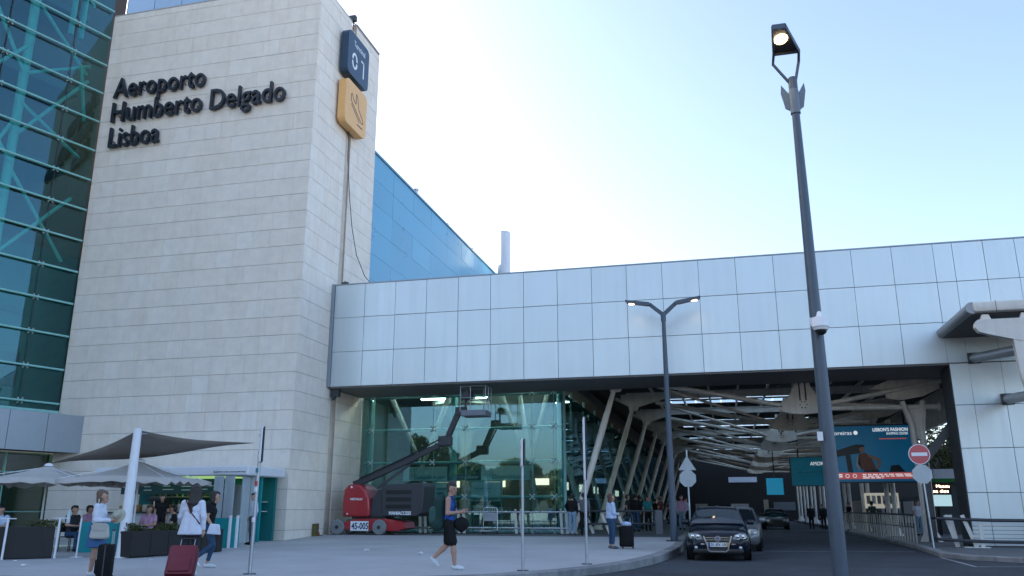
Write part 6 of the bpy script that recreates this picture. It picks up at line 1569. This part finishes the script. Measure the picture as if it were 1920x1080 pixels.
b = MB(); b.box(-18.5, -17.9, 28.2, 28.9, kz, 2.3); b.build("drinks_fridge", mat("fridge_white", (.45, .47, .48), .4), ki, world=True)
b = MB(); b.box(-18.46, -17.94, 28.17, 28.19, 1.0, 2.0); b.build("fridge_door", mat("fridge_glass", (.05, .1, .1), .15), ki, world=True)
b = MB(); b.box(-18.46, -17.94, 28.15, 28.165, 2.02, 2.25); b.build("fridge_sign", M_KBR, ki, world=True)
rn = random.Random(5)
for i in range(26):
    x = -22.1 + .128 * i; z = 1.53 if i % 2 else 1.88
    t = MB(); t.lathe([(.035, 0), (.035, .14), (.015, .19), (.015, .24)], 8, Matrix.Translation((x, 29.35, z))); tag(t.build("bottle", mat("bottle%d" % (i % 6), cols[i % 6], .3), smooth=True), "small bottle standing on the kiosk's back shelves", "bottle", "bottles on the kiosk shelves")
for i in range(7):
    t = MB(); x = -22.2 + .5 * i; t.cbox(x, x + .34, 27.5, 27.75, 1.3, 1.3 + rn.uniform(.12, .3), .03)
    tag(t.build("snack_tray", mat("snack%d" % (i % 3), ((.4, .27, .12), (.3, .16, .07), (.45, .4, .3))[i % 3], .7, var=.3, vscale=20), smooth=True), "%s snack tray from the left on the kiosk counter" % ("first", "second", "third", "fourth", "fifth", "sixth", "seventh")[i], "tray", "snack trays on the counter")
cm = thing("coffee_machine", (-20.6, 27.7, 1.3), "dark coffee machine on the kiosk counter", "coffee machine")
b = MB(); b.cbox(-.35, .35, -.22, .22, 0, .12, .02); b.cbox(-.35, .35, -.02, .22, .12, .5, .03); b.cbox(-.36, .36, -.24, .22, .38, .52, .03); b.build("body", M_BLACK, cm)
b = MB(); b.tube((-.15, -.12, .2), (-.15, -.12, .4), .03, n=8); b.tube((.15, -.12, .2), (.15, -.12, .4), .03, n=8); b.build("spout", M_CHROME, cm)
# corrugated shutter and teal cupboard on the right
sh = thing("folding_shutter", (-17.4, 27.1, kz), "pale ribbed shutter panel folded open at the right of the kiosk", "shutter")
for i in range(4):
    t = MB(); x = -17.95 + .22 * i; t.cbox(x, x + .2, 27.05 - .05 * (i % 2), 27.1 - .05 * (i % 2), 1.05, 2.55, .012); t.build("slat", mat("shutter_grey", (.40, .46, .48), .5, var=.1, streak=.15), sh, world=True)
b = MB(); b.tube((-17.9, 27.0, 2.7), (-16.5, 26.7, 2.68), .02, n=8); b.cbox(-17.95, -17.85, 26.95, 27.05, 2.65, 2.75, .01); b.build("rail", M_STAINLESS, sh, world=True)
tc = thing("teal_cupboard", (-15.8, 24.7, g(24.7)), "bright teal cupboard panel standing right of the hedge planter", "cupboard")
b = MB(); b.box(-16.35, -15.55, 24.45, 25.1, g(24.7), 1.12); b.build("carcass", M_KBR, tc, world=True)
b = MB(); b.box(-15.53, -15.48, 24.4, 24.5, g(24.7), 1.2); b.box(-15.33, -15.28, 24.5, 24.6, g(24.7), 1.2); b.build("edge_board", M_PAPER, tc, world=True)
b = MB(); b.box(-16.1, -15.8, 24.43, 24.44, .6, .62); b.build("handle", M_STAINLESS, tc, world=True)
# planters with hedges
def leaf_mass(name, lo, hi, n, size, m, parent=None, seed=1, shape=None):
    r = np.random.default_rng(seed); P = r.uniform(lo, hi, (n * 3, 3))
    if shape is not None: P = P[shape(P)]
    P = P[:n]; n = len(P)
    a = r.normal(size=(n, 3)); a /= np.linalg.norm(a, axis=1)[:, None]; c = r.normal(size=(n, 3)); c -= a * (a * c).sum(1)[:, None]; c /= np.linalg.norm(c, axis=1)[:, None]
    s = r.uniform(.6, 1.3, (n, 1)) * size
    V = np.concatenate([P - a * s, P + c * s * .5, P + a * s, P - c * s * .5], 1).reshape(-1, 3)
    me = bpy.data.meshes.new(name); me.from_pydata(V.tolist(), [], np.arange(4 * n).reshape(-1, 4).tolist()); me.materials.append(m)
    o = bpy.data.objects.new(name, me); COL.objects.link(o)
    if parent: o.parent = parent
    return o
def leaf_mat(name, c1, c2):
    m = bpy.data.materials.new(name); m.use_nodes = True; n, l = m.node_tree.nodes, m.node_tree.links; p = n["Principled BSDF"]
    geo = n.new("ShaderNodeNewGeometry"); rp = n.new("ShaderNodeValToRGB"); rp.color_ramp.elements[0].color = (*c1, 1); rp.color_ramp.elements[1].color = (*c2, 1)
    l.new(geo.outputs["Random Per Island"], rp.inputs[0]); l.new(rp.outputs[0], p.inputs["Base Color"]); p.inputs["Roughness"].default_value = .6
    tr = n.new("ShaderNodeBsdfTranslucent"); l.new(rp.outputs[0], tr.inputs[0]); mx = n.new("ShaderNodeMixShader"); mx.inputs[0].default_value = .35
    l.new(p.outputs[0], mx.inputs[1]); l.new(tr.outputs[0], mx.inputs[2]); l.new(mx.outputs[0], n["Material Output"].inputs[0]); return m
M_HEDGE = leaf_mat("hedge_leaf", (.035, .05, .02), (.13, .15, .05))
def planter(p, q, w, hgt, label, hedge=True, seed=2):
    p, q = Vector((*p, 0)), Vector((*q, 0)); d = (q - p); L = d.length; rz = math.atan2(d.y, d.x); z = g((p.y + q.y) / 2)
    t = thing("planter", (p.x, p.y, z), label, "planter", "black planters round the cafe", rz)
    b = MB(); b.cbox(0, L, 0, w, 0.02, hgt, .015); b.build("trough", M_PLANT, t)
    for i in range(int(L / .6) + 1):
        b = MB(); b.box(.02 + i * .6, .04 + i * .6, -.012, .002, .04, hgt - .03); b.build("panel_rib", M_BLACK, t)
    if hedge:
        o = leaf_mass("hedge", (.03, .03, hgt - .04), (L - .03, w - .03, hgt + .2), int(900 * L), .035, M_HEDGE, t, seed, lambda P: P[:, 2] < hgt + .1 + .08 * np.sin(P[:, 0] * 5 + 1) + .04 * np.sin(P[:, 0] * 17)); o['kind'] = 'stuff'
planter((-15.0, 19.2), (-14.4, 22.4), .45, .66, "black planter with a clipped hedge right of the white mast", True, 3)
planter((-19.9, 16.2), (-17.0, 18.75), .45, .80, "tall black planter screen at the photo's left edge", False)
o = leaf_mass("trailing_plant", (-17.9, 18.6, .95), (-17.0, 19.1, 1.12), 500, .035, M_HEDGE, None, 9); o['kind'] = 'stuff'; o['label'] = "small tuft of green leaves behind the left planter"; o['category'] = "plant"
# teal fabric barriers and white posts
br = thing("fabric_barrier", (-16.3, 19.5, g(19.5)), "teal fabric barrier on white posts between planter and mast", "barrier"); zz = g(19.5)
b = MB(); P0, P1 = Vector((-16.72, 19.3, 0)), Vector((-15.78, 19.72, 0)); rows = []
for k in range(9):
    z = zz + .12 + (.78) * k / 8; rows.append([P0.lerp(P1, i / 8) + Vector((0, -.05 * math.sin(math.pi * k / 8) * math.sin(math.pi * i / 8), z)) for i in range(9)])
b.grid(rows); b.build("fabric", M_TEALF, br, world=True, smooth='all')
for p in (P0, P1):
    b = MB(); b.tube((p.x, p.y, zz), (p.x + .02, p.y, zz + 1.0), .022, n=8); b.lathe([(.16, 0), (.16, .015)], 14, Matrix.Translation((p.x, p.y, zz))); b.build("post", M_PAPER, br, world=True, smooth=True)
for i, (x, y) in enumerate(((-16.95, 18.8), (-17.75, 17.95))):
    b = MB(); b.tube((x, y, g(y)), (x + .02, y, g(y) + 1.0), .028, n=10); b.tube((x - .2, y, g(y) + 1.0), (x + .22, y + .05, g(y) + 1.0), .015, n=6)
    tag(b.build("white_post", M_PAPER, smooth=True), "slim white barrier post at the %s of the left planter" % ("right end" if i == 0 else "middle"), "post", "white posts along the left planter")
# tables and chairs
def chair(x, y, rz, label):
    t = thing("cafe_chair", (x, y, g(y)), label, "chair", "dark cafe chairs", rz)
    b = MB(); b.cbox(-.21, .21, -.2, .24, .4, .435, .012); b.build("seat", M_BLACK, t)
    b = MB(); b.cbox(-.2, .2, -.24, -.21, .55, .82, .012); b.build("backrest", M_BLACK, t)
    for sx in (-1, 1):
        for sy, top in ((-.22, .8), (.21, .41)):
            b = MB(); b.tube((sx * .19, sy, 0), (sx * .19, sy, top), .014, n=6); b.build("leg", M_DGREY, t)
CH = ["under the man in pink shirt", "under the guest in black", "under the guest in charcoal", "under the guest with dark cap", "under the guest in pale blue"]
for (x, y, rz, mm, lab, hm), c in zip(SEATS, CH): chair(x, y, rz, "dark cafe chair " + c)
for x, y, lab in ((-17.2, 22.1, "round cafe table in front of the man in pink"), (-18.3, 21.4, "round cafe table right of the guest in charcoal"), (-20.3, 19.9, "round cafe table by the far left planter")):
    t = thing("cafe_table", (x, y, g(y)), lab, "table", "round cafe tables")
    b = MB(); b.lathe([(.36, .70), (.36, .73)], 24); b.build("table_top", M_DGREY, t)
    b = MB(); b.lathe([(.03, .02), (.03, .70)], 10); b.build("stem", M_DGREY, t); b = MB(); b.lathe([(.24, 0), (.22, .03)], 18); b.build("foot", M_DGREY, t)
b = MB(); b.lathe([(.05, 0), (.05, .24), (.03, .3), (.018, .36), (.018, .38)], 14, Matrix.Translation((-17.65, 19.9, g(19.9) + .85))); tag(b.build("water_bottle", mat("clear_bottle", (.5, .58, .62), .2), smooth=True), "tall clear bottle standing behind the left planter", "bottle")

# ---------------------------------------------------------------- trees
M_LEAF = leaf_mat("tree_leaf", (.03, .05, .012), (.13, .15, .04)); M_BARK = mat("bark", (.09, .065, .045), .9, var=.3, vscale=6, bump=.4, bscale=20)
def tree(x, y, H, r, label, seed=1, n=5200, group=None, name="broadleaf_tree", leaf=.16):
    t = thing(name, (x, y, 0), label, "tree", group); rn = random.Random(seed)
    b = MB(); b.path([(0, 0, -.1), (.05, .03, H * .25), (.0, .1, H * .5), (.1, .05, H * .8)], [.22, .17, .13, .05], n=10)
    blobs = []
    for i in range(14):
        a = rn.uniform(0, 6.28); z = H * rn.uniform(.3, .92); k = (1 - abs(z / H - .62) * 1.5); rr = r * rn.uniform(.35, .8) * max(.35, k)
        c = Vector((math.cos(a) * rr, math.sin(a) * rr, z)); blobs.append((c, r * rn.uniform(.35, .55)))
        b.path([(0, 0, z * .55), c * .6 + Vector((0, 0, z * .35)), c], [.07, .05, .015], n=6)
    b.build("trunk", M_BARK, t, smooth=True)
    def inside(P):
        ok = np.zeros(len(P), bool)
        for c, q in blobs:
            d = np.linalg.norm((P - np.array(c)) / np.array([1, 1, .85]), axis=1); ok |= (d < q) & (d > q * .45)
        return ok
    o = leaf_mass("crown", (-r * 1.3, -r * 1.3, H * .12), (r * 1.3, r * 1.3, H * 1.1), n, leaf, M_LEAF, t, seed, inside)
for i, (x, y, H, r, lab) in enumerate(((14.2, 60, 7.5, 3.0, "sunlit tree seen through the gap beside the right column"), (16.2, 56, 8.5, 3.2, "taller tree right of the sunlit one, behind the pier"), (20, 62, 9, 3.4, "tree deepest behind the pier on the right"))):
    tree(x, y, H, r, lab, 11 + i, group="trees behind the right pavement")
# unseen trees added as stand-ins for dark canopy shapes mirrored in the hall glass
for i, (x, y, H, r) in enumerate(((-46, -28, 13, 6), (-39, -31, 10, 5), (-32, -27, 6.5, 4), (-25.5, -30, 7, 4), (-18, -28, 5.5, 4), (-11, -31, 6, 4))):
    tree(x, y, H, r, ["tallest", "second tallest", "broad", "slim round", "low", "last"][i] + " stand-in tree added across the forecourt, mirrored in the hall glass", 31 + i, 9000, "stand-in trees opposite the terminal", leaf=.34)
lk = thing("lane_kiosk", (12.5, 50, .13), "kiosk with white fascia and green band right of the columns", "kiosk")
b = MB(); b.box(11.0, 15, 50.05, 53, .13, 2.8); b.build("wall", M_INT, lk, world=True)
b = MB(); b.box(10.9, 15.1, 49.9, 53.1, 3.0, 3.5); b.build("fascia", M_PAPER, lk, world=True)
b = MB(); b.box(10.88, 15.1, 49.88, 53.1, 2.8, 2.998); b.build("green_band", mat("kiosk_green", (.03, .25, .05), .5), lk, world=True)
